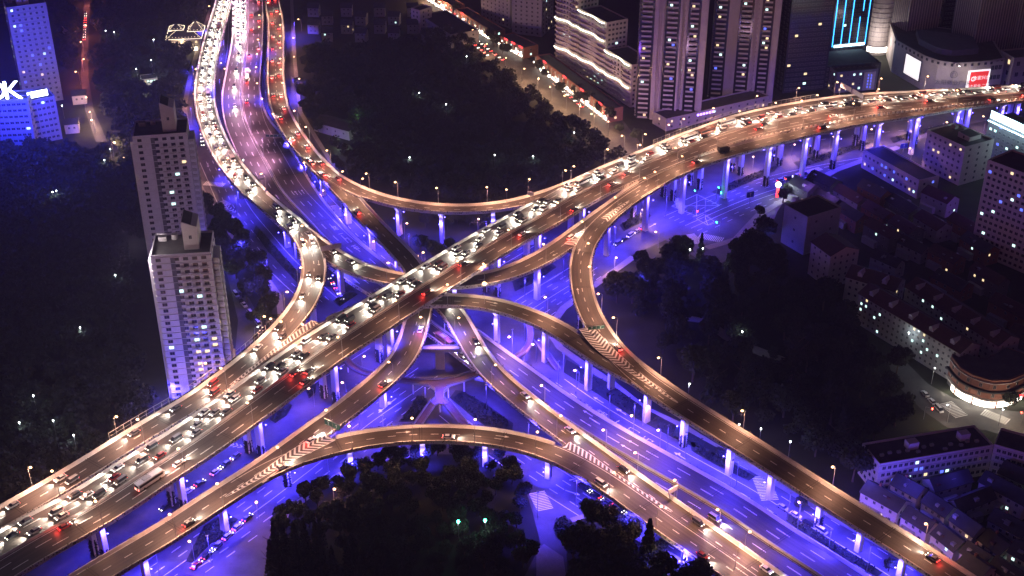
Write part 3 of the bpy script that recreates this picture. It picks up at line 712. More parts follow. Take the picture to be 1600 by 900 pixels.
# ground level lamps
GL = [(352, 40), (350, 60), (345, 80), (343, 100), (348, 123), (407, 39), (405, 58), (403, 78), (402, 99), (401, 122), (404, 146), (411, 171), (422, 197), (459, 236), (481, 272), (509, 299), (544, 337), (586, 375), (631, 348), (746, 340), (659, 392), (664, 397),
      (1001, 326), (1030, 362), (961, 400), (1178, 243), (1238, 227), (1298, 213), (1357, 202), (1422, 192), (1475, 190), (1541, 183), (1439, 199), (1375, 209), (1426, 231), (905, 579), (1006, 636), (658, 400), (838, 540), (429, 497), (489, 606),
      (326, 30), (322, 52), (318, 75), (316, 95), (309, 118), (303, 145), (330, 10), (470, 30), (455, 60), (460, 90), (465, 122), (1250, 790), (1015, 700), (565, 560), (540, 600), (560, 640), (400, 780), (300, 850), (520, 760)]
for k, (x, y) in enumerate(sorted(GL)):
    p = at(x, y, 9.0); p.z = 0; ok = True
    bad = any(inside(d, np.array((p.x, p.y, 0)), -.8) is not None and d.P[0, 2] < 60 and inside(d, np.array((p.x, p.y, 0)), -.8) < 10.5 for d in DECKS.values())
    if bad:
        i, l, a = lat(dI, np.array(p)); w = dI.wl[i] if l > 0 else dI.wr[i]; q = dI.P[i] + dI.N[i] * (w - .02 if l > 0 else -(w - .02)); p = Vector((q[0], q[1], 6.98))
        if abs(l) > w + 2: continue
    lamp(tuple(p), random.uniform(0, 6.28) if not bad else math.atan2(-l * dI.N[i, 1], -l * dI.N[i, 0]), 'low street lamp beside the roads under the viaducts, %s counting from the photo left' % nth(k), 'street lamps along the ground roads', LGR if x > 930 and y < 420 else LG)
# the star bright lamp
e = lamp(tuple(at(757, 478, 18.9) + Vector((0, 0, 1))), R(90), 'dazzling lamp standing on the arched ramp parapet at the centre', None, None)
del e['label']; tag(e, 'dazzling star bright lamp on the arched ramp parapet near the crossing', 'street lamp')
light('lamp_light', 'POINT', (1.75, 0, 8.4), 16000, (1, .78, .55), e, size=.5)
b = MB(); b.blob((1.75, 0, 9.0), (1.0, .9, .8), n=10, k=6); b.build('lens', 'lamp_warm', e, (0, 0, 0))

# ---------------------------------------------------------------- blue floodlights below the decks
bq = MB(); bq.box((0, 0, 0), (.5, .3, .3)); bq.box((0, 0, .18), (.44, .26, .06), m=1); FLOOD = bq.mesh('floodlight', ['metal_pole', 'flood_blue'])
LBU = bpy.data.lights.new('blue_flood', 'SPOT'); LBU.spot_size = R(120); LBU.spot_blend = 1; LBU.energy = 8500; LBU.color = (.30, .22, 1); LBU.shadow_soft_size = .8
LB = bpy.data.lights.new('blue_flood', 'SPOT'); LB.spot_size = R(138); LB.spot_blend = .6; LB.energy = 33000; LB.color = (.052, .034, 1); LB.shadow_soft_size = 1.2
LB2 = bpy.data.lights.new('blue_flood', 'SPOT'); LB2.spot_size = R(146); LB2.spot_blend = .6; LB2.energy = 56000; LB2.color = (.056, .036, 1); LB2.shadow_soft_size = 1.5
for key, p, n, z1 in FL:
    for sd in (1, -1):
        if key in 'EJIB' and sd == 1: continue
        q = p + n * sd * (7.5 if key == 'A' else 4.2); q.z = max(2.0, z1 - 4.5) if key != 'I' else 2.5
        aim = Vector((-n.x * sd * .75, -n.y * sd * .75, -1.0)).normalized()
        for dat, dv in ((LB, aim), (LBU, Vector((-n.x * sd * .3, -n.y * sd * .3, 1)).normalized())):
            lo = light('blue_flood', 'SPOT', q, 0, 0, DECKS[key].root, data=dat); lo.rotation_euler = dv.to_track_quat('-Z', 'Y').to_euler()
            lo.matrix_parent_inverse = Matrix.Translation(-Vector(DECKS[key].root.location))
        o = inst('floodlight', FLOOD, DECKS[key].root, (q.x, q.y, q.z - .4)); o.matrix_parent_inverse = Matrix.Translation(-Vector(DECKS[key].root.location))
# flood masts added to wash the low road and ground blue and violet
b = MB(); b.tube((0, 0, 0), (0, 0, 12), .14, .09); MAST = b.mesh('pole', 'metal_pole')
b = MB(); b.box((0, 0, 12.1), (1.0, .5, .3)); MH = b.mesh('lamp_head', 'metal_pole')
b = MB(); b.box((0, 0, 11.93), (.5, .3, .05)); ML = b.mesh('lens', 'flood_blue')
FM = [(900, 616), (990, 670), (1070, 716), (1150, 760), (1230, 812), (1320, 870), (560, 640), (600, 690), (700, 640), (760, 640), (850, 700), (900, 790), (1010, 850), (560, 520), (600, 580), (420, 440), (372, 340), (380, 410), (310, 200), (304, 130), (318, 70), (400, 110), (418, 170), (470, 260), (540, 360),
      (450, 740), (390, 800), (330, 880), (250, 900), (440, 640), (500, 690), (820, 540), (880, 590), (700, 560), (1040, 340), (960, 390), (880, 440), (820, 470), (1130, 300), (330, 600), (270, 640), (345, 560), (640, 400), (760, 380), (840, 810), (1090, 900), (460, 150), (462, 60), (352, 90), (354, 170), (1100, 345)]
dI_ = DECKS['I']; LV = bpy.data.lights.new('violet_fill', 'SPOT'); LV.spot_size = R(146); LV.spot_blend = .6; LV.energy = 36000; LV.color = (1, .42, .85); LV.shadow_soft_size = 1
s_ = 70; k = 0
while s_ < dI_.L - 3:
    i = int(np.argmin(abs(dI_.s - s_))); v = dI_.P[i] + dI_.N[i] * (dI_.wl[i] - .02); x, y = pr(v); up_ = s_ < 420
    clear = not any((inside(d, np.array(v), -1.0) or 0) > 7 and (inside(d, np.array(v), -1.0) or 99) < 21 for d in DECKS.values())
    hz_ = 6.98
    if up_: v = dI_.P[i]; clear = True; hz_ = 7.1
    if clear:
        e = empty('added_flood_mast', (v[0], v[1], hz_), math.atan2(-dI_.N[i, 1], -dI_.N[i, 0]),  'added %s floodlight mast on the low double road %s, %s from top' % (('violet' if up_ else 'blue'), ('median' if up_ else 'right edge'), nth(k)), 'light mast', 'added floodlight masts on the low road'); k += 1
        inst('pole', MAST, e); inst('lamp_head', MH, e); inst('lens', ML, e); light('blue_flood', 'SPOT', (.6, 0, 11.5), 0, 0, e, (0, R(-22), 0), data=LV if up_ else LB2)
    s_ += 30 if s_ > 420 else 36
for (x, y) in ((655, 498), (718, 500)): light('blue_flood', 'SPOT', at(x, y, 17) + Vector((0, -2, 0)), 7000, (.05, .09, 1), spot=R(120), size=.3)
light('blue_flood', 'POINT', at(395, 440, 13), 9000, (.12, .07, 1), size=2); light('blue_flood', 'POINT', at(360, 390, 13), 7000, (.12, .07, 1), size=2)  # added blue lights that tint the trees by the towers, no fixtures
for k, (x, y) in enumerate(sorted(FM)):
    p = at(x, y, 0)
    zz = [z for d in DECKS.values() for z in [inside(d, np.array(p), -.6)] if z is not None and z < 14.5]
    zi = 0
    li, ll, la = lat(dI, np.array(p))
    if zz and abs(ll) < 13 and abs(la) < 4:
        sd = 1 if ll > 0 else -1; w = dI.wl[li] if sd > 0 else dI.wr[li]; v = dI.P[li] + dI.N[li] * sd * (w - .02); p = Vector((v[0], v[1], 6.98)); zz = [z for d in DECKS.values() for z in [inside(d, np.array(p), -.6)] if z is not None and 7 < z < 20]
    if zz:
        done = False
        for r in (6, 10, 14, 18):
            for a in range(8):
                q = Vector((p.x + r * math.cos(a * .785), p.y + r * math.sin(a * .785), 0))
                if not any((inside(d, np.array(q), -.6) or 99) < 14.5 for d in DECKS.values()): p = q; done = True; break
            if done: break
        if not done: continue
    e = empty('added_flood_mast', p, 0, 'added mast with a blue floodlight by the ground roads, %s from photo left' % nth(k), 'light mast', 'added blue floodlight masts')
    inst('pole', MAST, e); inst('lamp_head', MH, e); inst('lens', ML, e)
    light('blue_flood', 'POINT', (0, 0, 11.5), 0, 0, e, data=LB2)

# ---------------------------------------------------------------- cars
def car_meshes(L=4.5, Wd=1.8, H=1.45, van=False):
    prof = [(-L / 2, .35), (-L / 2, .95), (-L / 2 + .25, 1.0), (L / 2 - .9, .95), (L / 2 - .1, .78), (L / 2, .6), (L / 2, .35)]
    b = MB(); k = [(1.0, .5)]
    def ring(y, s): return [(x * s, y, z) for x, z in prof]
    b.loft([ring(-Wd / 2, .97), ring(-Wd / 2 + .12, 1), ring(Wd / 2 - .12, 1), ring(Wd / 2, .97)])
    if van: cab = [(-L / 2 + .1, .95), (-L / 2 + .2, 1.9), (L / 2 - 1.3, 1.9), (L / 2 - .5, .95)]
    else: cab = [(-L / 2 + .35, .97), (-L / 2 + 1.0, H), (L / 2 - 1.9, H), (L / 2 - 1.05, .93)]
    body = b
    i = [(x, z) for x, z in cab]
    lo = [(cab[0][0], cab[0][1]), (cab[3][0], cab[3][1])]; zt = cab[1][1]
    y0, y1 = Wd / 2 - .06, Wd / 2 - .26
    V = [(cab[0][0], -y0, cab[0][1]), (cab[3][0], -y0, cab[3][1]), (cab[3][0], y0, cab[3][1]), (cab[0][0], y0, cab[0][1]), (cab[1][0], -y1, zt), (cab[2][0], -y1, zt), (cab[2][0], y1, zt), (cab[1][0], y1, zt)]
    g_ = MB(); g_.v = V; g_.f = [(0, 1, 5, 4), (1, 2, 6, 5), (2, 3, 7, 6), (3, 0, 4, 7), (4, 5, 6, 7)]; g_.m = [0] * 5
    roof = [(v[0] * 1.0, v[1] * 1.02, v[2] + .02) for v in V[4:]]
    i0 = len(body.v); body.v += roof + [(x, y, z + .05) for x, y, z in roof]
    for q in ((0, 1, 5, 4), (1, 2, 6, 5), (2, 3, 7, 6), (3, 0, 4, 7), (4, 5, 6, 7), (3, 2, 1, 0)): body.f.append(tuple(i0 + t for t in q)); body.m.append(0)
    return body, g_
CARS = []
for cname in ('car_white', 'car_silver', 'car_black', 'car_grey', 'car_red'):
    for van in (False, True):
        bd, gl = car_meshes(4.5 if not van else 4.8, van=van); CARS.append((cname[4:], van, bd.mesh('body', cname), gl.mesh('window', 'glass')))
wb = MB(); wb.tube((0, -.11, 0), (0, .11, 0), .33, n=10); WHEEL = wb.mesh('wheel', 'tyre')
hb = MB(); hb.blob((0, 0, 0), (.12, .26, .17), n=6, k=4); HL = hb.mesh('headlight', 'head_light')
hb = MB(); hb.blob((0, 0, 0), (.08, .26, .14), n=6, k=4); TL = hb.mesh('tail_light', 'tail_light')
hb = MB(); hb.blob((0, 0, 0), (.1, .2, .12), n=6, k=4); HLO = hb.mesh('headlight', 'glass')
BEAM = bpy.data.lights.new('beam', 'SPOT'); BEAM.energy = 10000; BEAM.color = (1, .90, .76); BEAM.spot_size = R(100); BEAM.spot_blend = 1; BEAM.shadow_soft_size = .25
RED = bpy.data.lights.new('rear_glow', 'POINT'); RED.energy = 420; RED.color = (1, .05, .04); RED.shadow_soft_size = .3
def bus_mesh():
    b = MB(); b.box((0, 0, 1.75), (11, 2.5, 2.6), top=.985); g_ = MB()
    for sd in (1, -1): g_.box((0, sd * 1.24, 2.1), (10, .06, .95))
    g_.box((5.48, 0, 2.0), (.08, 2.1, 1.3)); g_.box((-5.48, 0, 2.2), (.08, 1.9, .8)); r = MB(); r.box((-1, 0, 3.18), (3, 1.6, .3)); return b, g_, r
_b, _g, _r = bus_mesh(); BUS = [_b.mesh('body', c) for c in ('car_white', 'car_silver', 'brick_red')]; BUSG = _g.mesh('window', 'glass'); BUSR = _r.mesh('roof_unit', 'car_silver')
def bus(p, ang, pitch, label):
    e = empty('bus', p, ang, label, 'bus', 'buses on the viaducts'); e.rotation_euler = (0, pitch, ang); inst('body', random.choice(BUS), e); inst('window', BUSG, e); inst('roof_unit', BUSR, e)
    for x in (3.6, -3.2):
        for y in (1.1, -1.1): inst('wheel', WHEEL, e, (x, y, .45), scale=(1.4, 1.4, 1.4))
    for y in (.95, -.95): inst('headlight', HL, e, (5.55, y, .8)); inst('tail_light', TL, e, (-5.55, y, 1.0))
    light('beam', 'SPOT', (6.0, 0, 1.0), 0, 0, e, (0, R(-90 + 14), 0), data=BEAM)
NC = [0]; NB = [0]
CARQ = []
def car(p, ang, pitch, label, group, on=True, beam=True, detail=True): CARQ.append((Vector(p), ang, pitch, label, group, on, beam, detail))
def far_cars(Q):
    "the smallest, farthest cars as one object"
    b = MB()
    for p, ang, pitch, label, group, on, beam, detail in Q:
        M = Matrix.Translation(p) @ Matrix.Rotation(ang, 4, 'Z') @ Matrix.Rotation(pitch, 4, 'Y'); c = random.choice((0, 0, 1, 2, 2))
        for ctr, dm, m in (((0, 0, .65), (4.5, 1.8, .6), c), ((-.2, 0, 1.2), (2.4, 1.5, .5), 3), ((2.27, .62, .72), (.16, .4, .3), 4), ((2.27, -.62, .72), (.16, .4, .3), 4), ((-2.27, .62, .82), (.12, .4, .25), 5), ((-2.27, -.62, .82), (.12, .4, .25), 5)):
            i0 = len(b.v); b.box(ctr, dm, 0, m if on or m < 4 else 3); b.v[i0:] = [tuple(M @ Vector(v)) for v in b.v[i0:]]
        if on and beam: light('beam', 'SPOT', M @ Vector((2.75, 0, 1.0)), 0, 0, None, (M.to_euler().x, M.to_euler().y + R(-76), M.to_euler().z), data=BEAM)
    o = b.build('distant_cars', ['car_white', 'car_silver', 'car_black', 'glass', 'head_light', 'tail_light']); tag(o, 'tiny distant cars far up the roads and along the shopping street', 'cars', kind='stuff')
def make_car(p, ang, pitch, label, group, on=True, beam=True, detail=True):
    cn, van, bm, gm = CARS[random.choices(range(10), [5, 2, 4, 1, 4, 1, 3, 1, 1, .4])[0]]
    e = empty('car', p, ang, None, 'car', group); e.rotation_euler = (0, pitch, ang)
    e['label'] = label % (cn + (' van' if van else ' car'))
    inst('body', bm, e); inst('window', gm, e)
    if detail:
        for x in (1.4, -1.35):
            for y in (.8, -.8): inst('wheel', WHEEL, e, (x, y, .33))
    for y in (.62, -.62):
        inst('headlight', HL if on else HLO, e, (2.2, y, .72)); inst('tail_light', TL if on else HLO, e, (-2.24 if not van else -2.38, y, .82))
    if on and beam: light('beam', 'SPOT', (2.75, 0, 1.0), 0, 0, e, (0, R(-90 + 14), 0), data=BEAM)
    NC[0] += 1
    return e
def traffic(key, off, s0, s1, dr, gap, where, red=False, jit=.35, jam=False):
    d = DECKS[key]; s = s0 + random.uniform(0, gap); k = 0; wh = where
    while s < min(s1, d.L - 2):
        p, t = pos(d, s, 0); n = Vector((-t[1], t[0], 0)).normalized(); p = p + n * (off + random.uniform(-.15, .15)); p.z += .03 + .006 * ORDER.index(key)
        x, y = pr(p)
        if -10 < x < 1610 and -10 < y < 910:
            if any(abs(q[0] - p.x) + abs(q[1] - p.y) < 5.5 for q in CARPOS if q[2] != key + str(off)[:2] and q[2][0] != key): s += 3; continue
            if key in 'AIE' and random.random() < .035 and not (key == 'I' and s < 180):
                tt = t * dr; bus(p, math.atan2(tt[1], tt[0]), -math.atan(tt[2] / math.hypot(tt[0], tt[1])), 'long bus among the cars on the %s, %s of the buses' % (SHORT[key], nth(NB[0]))); NB[0] += 1; s += 13; continue
            CARPOS.append((p.x, p.y, key + str(off)[:2])); tt = t * dr; sl = tt[2] / math.hypot(tt[0], tt[1])
            car(p, math.atan2(tt[1], tt[0]), -math.atan(sl), nth(k) + ' %s' + ' from the ' + wh, 'cars driving on the viaducts', detail=y > 330, beam=True)
            if red: light('rear_glow', 'POINT', (-3.0, 0, .9), 0, 0, None, data=RED); o = COL.objects[-1]; o.location = p + Vector((-tt[0] * 3, -tt[1] * 3, .9))
            k += 1
        s += gap * random.uniform(1 - jit, 1 + jit)
CARPOS = []
LA = DECKS['A'].L
traffic('A', 2.7, 0, LA, -1, 13.5, 'lower left, inner headlight lane, widest viaduct')
traffic('A', 6.0, 0, LA, -1, 14, 'lower left, middle headlight lane, widest viaduct')
traffic('A', 9.3, 0, LA, -1, 19, 'lower left, outer headlight lane, widest viaduct')
traffic('A', -2.7, 0, LA, 1, 100, 'lower left, inner tail light lane, widest viaduct', True)
traffic('A', -6.0, 0, LA, 1, 90, 'lower left, middle tail light lane, widest viaduct', True)
traffic('A', -9.3, 0, LA, 1, 160, 'lower left, outer tail light lane, widest viaduct', True)
traffic('E', 2.4, 0, 900, 1, 15, 'top in the right lane of the bright upper left ramp')
traffic('E', -2.4, 0, 900, 1, 17, 'top in the left lane of the bright upper left ramp')
traffic('B', -2.2, 12, 900, 1, 26, 'top in the outer lane of the left joining ramp')
traffic('B', 2.2, 30, 900, 1, 52, 'top in the inner lane of the left joining ramp')
traffic('F', 1.8, 20, 110, 1, 20, 'top on the ramp passing under the viaduct')
traffic('I', -2.6, 0, 175, 1, 11, 'top in the inner queueing lane of the long road', jit=.2)
traffic('I', -6.1, 0, 190, 1, 11, 'top in the middle queueing lane of the long road', jit=.2)
traffic('I', -9.6, 0, 160, 1, 12, 'top in the outer queueing lane of the long road', jit=.2)
traffic('I', -4.4, 195, 330, 1, 26, 'queue end on the emptier part of the long road')
traffic('I', -5.2, 520, 900, 1, 48, 'centre on the low road beside the dipping ramp')
traffic('I', 3.0, 0, 330, -1, 42, 'top in the inner departing lane of the long road', True)
traffic('I', 8.6, 0, 230, -1, 60, 'top in the outer departing lane of the long road', True)
traffic('J', 2.2, 0, 900, -1, 33, 'top in the right lane of the reddish ramp', True)
traffic('J', -2.2, 0, 900, -1, 30, 'top in the left lane of the reddish ramp', True)
traffic('K', 2.2, 140, 900, 1, 34, 'fork on the ramp running to the bottom right')
traffic('K', -2.2, 20, 120, -1, 60, 'top on the ramp dipping under the crossing', True)
traffic('M', 2.6, 40, 900, -1, 48, 'crossing on the ramp curving lower left', True)
traffic('L', -2.4, 0, 900, 1, 70, 'left merge on the shallow arched bottom ramp')
traffic('F', 0.5, 150, 900, 1, 95, 'crossing on the ramp climbing the right side', True)
traffic('G', 2.0, 60, 900, -1, 130, 'loop on the long ramp ending lower right', True)
# parked row on the small street and a few waiting vehicles on the ground road
def parked(pts, nper, label, grp, on=False):
    P = [at(x, y) for x, y in pts]; tot = 0; k = 0
    for a, c in zip(P[:-1], P[1:]):
        L = (c - a).length; t = (c - a).normalized(); s = 0
        while s < L - 3 and k < nper:
            car(a + t * (s + 2.5) + Vector((0, 0, .05)), math.atan2(t.y, t.x) + (math.pi if random.random() < .5 else 0), 0, nth(k) + ' %s ' + label, grp, on=on, beam=False); k += 1; s += 5.6
parked([(366, 458), (388, 486), (412, 518)], 9, 'from the top of the row parked on the side street', 'cars parked on the side street')
parked([(515, 437), (535, 470)], 5, 'from the top waiting under the ramps left of centre', 'cars waiting under the ramps', True)
parked([(351, 140), (353, 186)], 7, 'from the top queueing on the blue lit road at upper left', 'cars queueing on the blue road', True)
parked([(1440, 612), (1475, 650)], 4, 'from the top on the street beside the corner shop building', 'cars at the bright corner')
parked([(865, 132), (905, 165), (935, 190)], 8, 'from the top along the shopping street', 'cars on the shopping street', True)
parked([(700, 28), (770, 84), (858, 146)], 18, 'from the top in the far lane of the shopping street', 'cars in the shopping street traffic', True)
parked([(690, 30), (762, 88), (850, 152)], 16, 'from the top in the near lane of the shopping street', 'cars in the shopping street traffic', True)
parked([(134, 20), (130, 100), (146, 190)], 12, 'from the top on the narrow far left street', 'cars on the far left street', True)
parked([(300, 892), (392, 806)], 6, 'from the left on the blue ground road at lower left', 'cars on the lower ground roads', True)
parked([(250, 800), (330, 745), (400, 690)], 7, 'from the left on the ground road under the widest viaduct', 'cars on the lower ground roads', True)
parked([(905, 760), (1010, 825)], 5, 'from the left on the ground road below the bottom right ramps', 'cars on the lower ground roads', True)
parked([(960, 385), (1040, 335)], 5, 'from the left on the violet road right of the loop ramp', 'cars on the right ground road', True)
parked([(312, 180), (318, 240), (345, 320), (400, 395)], 9, 'from the top on the ground road left of the bright ramp', 'cars on the left ground road', True)
parked([(1215, 285), (1330, 250)], 4, 'from the left by the kerb below the rising viaduct', 'cars below the rising viaduct', True)
parked([(1215, 790), (1290, 835)], 4, 'from the left along the blue road at lower right', 'cars along the lower right road')
CARQ.sort(key=lambda c: (c[0] - Vector((0, 0, CAM_H))).length)
for q_ in CARQ[:295]: make_car(*q_)
far_cars(CARQ[295:])
print('CARS', NC[0], len(CARQ))
#==PART3==
# ---------------------------------------------------------------- footbridges, crossbeam, signs
P5 = 5.5
fb = [(622, 588), (640, 592), (664, 594), (690, 593), (715, 589), (745, 580), (752, 586), (722, 597), (703, 603), (694, 610), (693, 622), (700, 629), (694, 633), (687, 630), (680, 633), (674, 629), (681, 622), (680, 610), (670, 603), (650, 600), (622, 597)]
pf = [at(x, y, P5) for x, y in fb]
e = empty('footbridge', (at(686, 612, 0)), 0, 'forked pedestrian footbridge with stairs under the crossing, bottom centre', 'footbridge')
b = MB(); b.prism([(p.x, p.y) for p in pf], P5 - .5, P5, 0, 1); b.build('bridge_deck', ['concrete', 'paving_red'], e)
def railing(name, pts, parent, h=1.1, m='concrete', posts=True, closed=False, r=.07):
    b = MB(); pts = [Vector(p) for p in pts]
    for a, c in zip(pts[:-1], pts[1:]):
        b.tube(a + Vector((0, 0, h)), c + Vector((0, 0, h)), r, n=5); b.tube(a + Vector((0, 0, h * .5)), c + Vector((0, 0, h * .5)), r * .6, n=4)
        L = (c - a).length; k = max(1, int(L / 1.8))
        for j in range(k): q = a.lerp(c, j / k); b.tube(q, q + Vector((0, 0, h)), r * .8, n=4)
        t = (c - a); t.z = 0
        if t.length > .1:
            t.normalize(); n = Vector((-t.y, t.x, 0)) * .1; b.face([a + n, c + n, c + n + Vector((0, 0, h * .55)), a + n + Vector((0, 0, h * .55))])
    return b.build(name, m, parent)
railing('railing', pf[:6], e); railing('railing', pf[6:12], e); railing('railing', pf[15:21], e)
for (x, y) in [(700, 604), (664, 604), (725, 594), (645, 598), (687, 626)]:
    q = at(x, y, P5); b = MB(); b.tube((q.x, q.y, 0), (q.x, q.y, P5 - .5), .35, .35, 10); b.build('pillar', 'column_paint', e)
def stairs(a_px, c_px, w, parent, z0=P5, z1=.0):
    a = at(*a_px, z0); c = at(*c_px, z1); t = Vector((c.x - a.x, c.y - a.y, 0)); L = t.length; t.normalize(); n = Vector((-t.y, t.x, 0)); N_ = 26; b = MB(); ang = math.atan2(t.y, t.x)
    for k in range(N_):
        f = (k + .5) / N_; z = z0 + (z1 - z0) * f; q = a + t * L * f; b.box((q.x, q.y, z - .2), (L / N_ + .02, w, .4), ang)
    b.build('stair_flight', 'paving_red', parent)
    for s in (1, -1):
        A = a + n * s * w / 2; C = Vector((c.x, c.y, z1)) + n * s * w / 2; railing('railing', [A, C], parent)
stairs((678, 628), (648, 672), 3.2, e); stairs((697, 628), (733, 674), 3.2, e)
def curved_bridge(pts, w, label, z=P5, rails=True):
    q0 = at(*pts[0], z); e = empty('footbridge', (q0.x, q0.y, 0), 0, label, 'footbridge')
    S = catmull([tuple(at(x, y, z)) for x, y in pts], 2.0); T = np.gradient(S, axis=0); T /= np.linalg.norm(T, axis=1)[:, None]; N = np.stack([-T[:, 1], T[:, 0], 0 * T[:, 0]], 1)
    b = MB(); b.loft([[tuple(S[i] + N[i] * a + [0, 0, h]) for a, h in ((w / 2, 0), (w / 2, -.5), (-w / 2, -.5), (-w / 2, 0))] for i in range(len(S))]); b.build('bridge_deck', 'paving_red', e)
    for s in (1, -1): railing('railing', [Vector(S[i] + N[i] * s * (w / 2 - .1)) for i in range(0, len(S), 2)], e)
    for i in range(2, len(S), 9): b = MB(); b.tube((S[i, 0], S[i, 1], 0), (S[i, 0], S[i, 1], z - .5), .3, .3, 8); b.build('pillar', 'column_paint', e)
    return e
e = curved_bridge([(806, 560), (818, 550), (826, 538), (829, 524), (826, 508)], 2.6, 'curved pedestrian footbridge with pale railings right of the dipping ramp'); stairs((838, 532), (872, 578), 2.4, e)
e = curved_bridge([(536, 556), (550, 572), (566, 581), (586, 586)], 3, 'curved pedestrian footbridge with pale railings left of the curving ramp')
# pier and crossbeam between the two forking ramps
e = empty('crossbeam_pier', at(687, 588, 0), 0, 'broad concrete pier with crossbeam standing between the two forking ramps', 'pier')
c = at(687, 545, 9.6); b = MB(); b.loft([[(c.x + x, c.y + y, z) for x, y in ((-1.9, -1.3), (1.9, -1.3), (1.9, 1.3), (-1.9, 1.3))] for z in (0, 9.4)]); b.build('pier_shaft', 'concrete', e)
b = MB(); b.box((c.x, c.y + .2, 9.2), (18, 2.2, 1.7)); b.build('crossbeam', 'concrete', e); b = MB(); b.box((c.x, c.y + 1.7, 9.9), (18, .5, 1.0)); b.build('ledge', 'concrete_dark', e)

def sign(px, z, w, h, mname, label, posts=2, rz=0.0, tilt=0, hp=6.0, arrows=True, two=False, mback='sign_back'):
    q = at(px[0], px[1], z); e = empty('direction_sign', q, rz, label, 'road sign')
    for i in range(2 if two else 1):
        ox = (i - .5) * (w + .4) if two else 0
        b = MB(); b.box((ox, 0, hp), (w, .12, h), m=0); b.box((ox, .09, hp), (w, .05, h), m=1)
        b.build('sign_panel', [mname, mback], e, (0, 0, 0))
        if arrows:
            b = MB(); y = -.065
            for (x0, z0, x1, z1) in ((-w / 2 + .12, -h / 2 + .1, w / 2 - .12, -h / 2 + .18), (-w / 2 + .12, h / 2 - .18, w / 2 - .12, h / 2 - .1)): b.face([(ox + x0, y, hp + z0), (ox + x1, y, hp + z0), (ox + x1, y, hp + z1), (ox + x0, y, hp + z1)])
            b.face([(ox - .12, y, hp - h * .32), (ox + .12, y, hp - h * .32), (ox + .12, y, hp + h * .1), (ox - .12, y, hp + h * .1)]); b.face([(ox - .5, y, hp + h * .1), (ox + .5, y, hp + h * .1), (ox, y, hp + h * .34)])
            b.build('arrow_symbol', 'paint_white', e, (0, 0, 0))
    for x in ([-w * .3, w * .3] if posts == 2 else [0]):
        b = MB(); b.tube((x, .2, 0), (x, .2, hp + h / 2), .14, .12); b.build('post', 'metal_pole', e, (0, 0, 0))
    return e
sign((519, 404), 17, 4.6, 2.6, 'sign_back', 'pale twin panel sign seen from behind at the left ramp fork', 1, R(25), arrows=False, two=True)
sign((521, 684), 13.4, 3.6, 2.6, 'sign_green', 'dark green twin panel sign with arrows at the lower left merge', 1, R(-35), two=True)
sign((931, 528), 19.5, 3.2, 1.7, 'sign_green', 'green twin panel sign by the chevrons where two right ramps merge', 1, R(10), two=True, hp=5)
sign((1050, 783), 9.5, 4.4, 2.2, 'sign_back', 'pale board on two posts beside the low road at lower right', 2, R(40), arrows=False, hp=5)
sign((429, 226), 6, 4.2, 1.7, 'sign_green', 'green twin panel sign standing over the long road at upper left', 1, R(0), two=True, hp=5.5)
sign((829, 312), 25.5, 3.4, 1.8, 'sign_back', 'pale sign back where the slim ramp meets the widest viaduct', 1, R(-20), arrows=False, hp=3.2)
sign((799, 402 + 12), 19, 5, 3, 'sign_blue', 'blue board under the widest viaduct right of the crossing', 2, R(-5), arrows=False, hp=-6)['label'] if False else None
sign((1171, 320), 0, 4.4, 3.4, 'sign_blue', 'blue direction sign on the verge before the forecourt trees', 1, R(20), hp=6)
sign((1411, 238), 0, 4.4, 3, 'sign_blue', 'small blue sign standing by the road below far right pillars', 1, R(10), hp=4)
# gantry over the far right part of the widest viaduct
q = at(1346, 172, 26.2); q2 = at(1311, 152, 26.2); e = empty('gantry', q, 0, 'two long pale sign boards on a gantry over the widest viaduct', 'gantry')
t = (q2 - q); L = t.length; t.normalize(); b = MB()
for k, (f0, f1) in enumerate(((.0, .47), (.53, 1.0))):
    b = MB(); a = q + t * L * f0; c = q + t * L * f1; n = Vector((-t.y, t.x, 0)) * .15
    b.prism([(a.x + n.x, a.y + n.y), (c.x + n.x, c.y + n.y), (c.x - n.x, c.y - n.y), (a.x - n.x, a.y - n.y)], q.z + 6.5, q.z + 9.3); b.build('sign_panel', 'plaster', e)
for f in (0, .5, 1): a = q + t * L * f; b = MB(); b.tube(a, a + Vector((0, 0, 7)), .2, .2); b.build('post', 'metal_pole', e)
b = MB(); b.tube(q + Vector((0, 0, 6.9)), q2 + Vector((0, 0, 6.9)), .2); b.build('beam', 'metal_pole', e)
# dark cabin truck parked on the painted nose
def truck(px, z, rz, label):
    e = empty('truck', at(*px, z), rz, label, 'truck')
    b = MB(); b.box((-.9, 0, 1.75), (5, 2.3, 2.4)); b.build('cargo_box', 'car_black', e, (0, 0, 0)); b = MB(); b.box((2.5, 0, 1.3), (1.6, 2.1, 1.8), top=.85); b.build('cab', 'car_black', e, (0, 0, 0))
    b = MB(); b.box((3.22, 0, 1.55), (.1, 1.7, .7)); b.build('window', 'glass', e, (0, 0, 0))
    for x in (2.4, -.6, -2.6):
        for y in (.95, -.95): inst('wheel', WHEEL, e, (x, y, .38), scale=(1.25, 1.4, 1.25))
truck((1131, 236), 26.1, R(25), 'dark box truck stopped where the right ramp joins the viaduct'); truck((1335, 166), 26.1, R(8), 'dark box truck under the gantry boards on the widest viaduct')
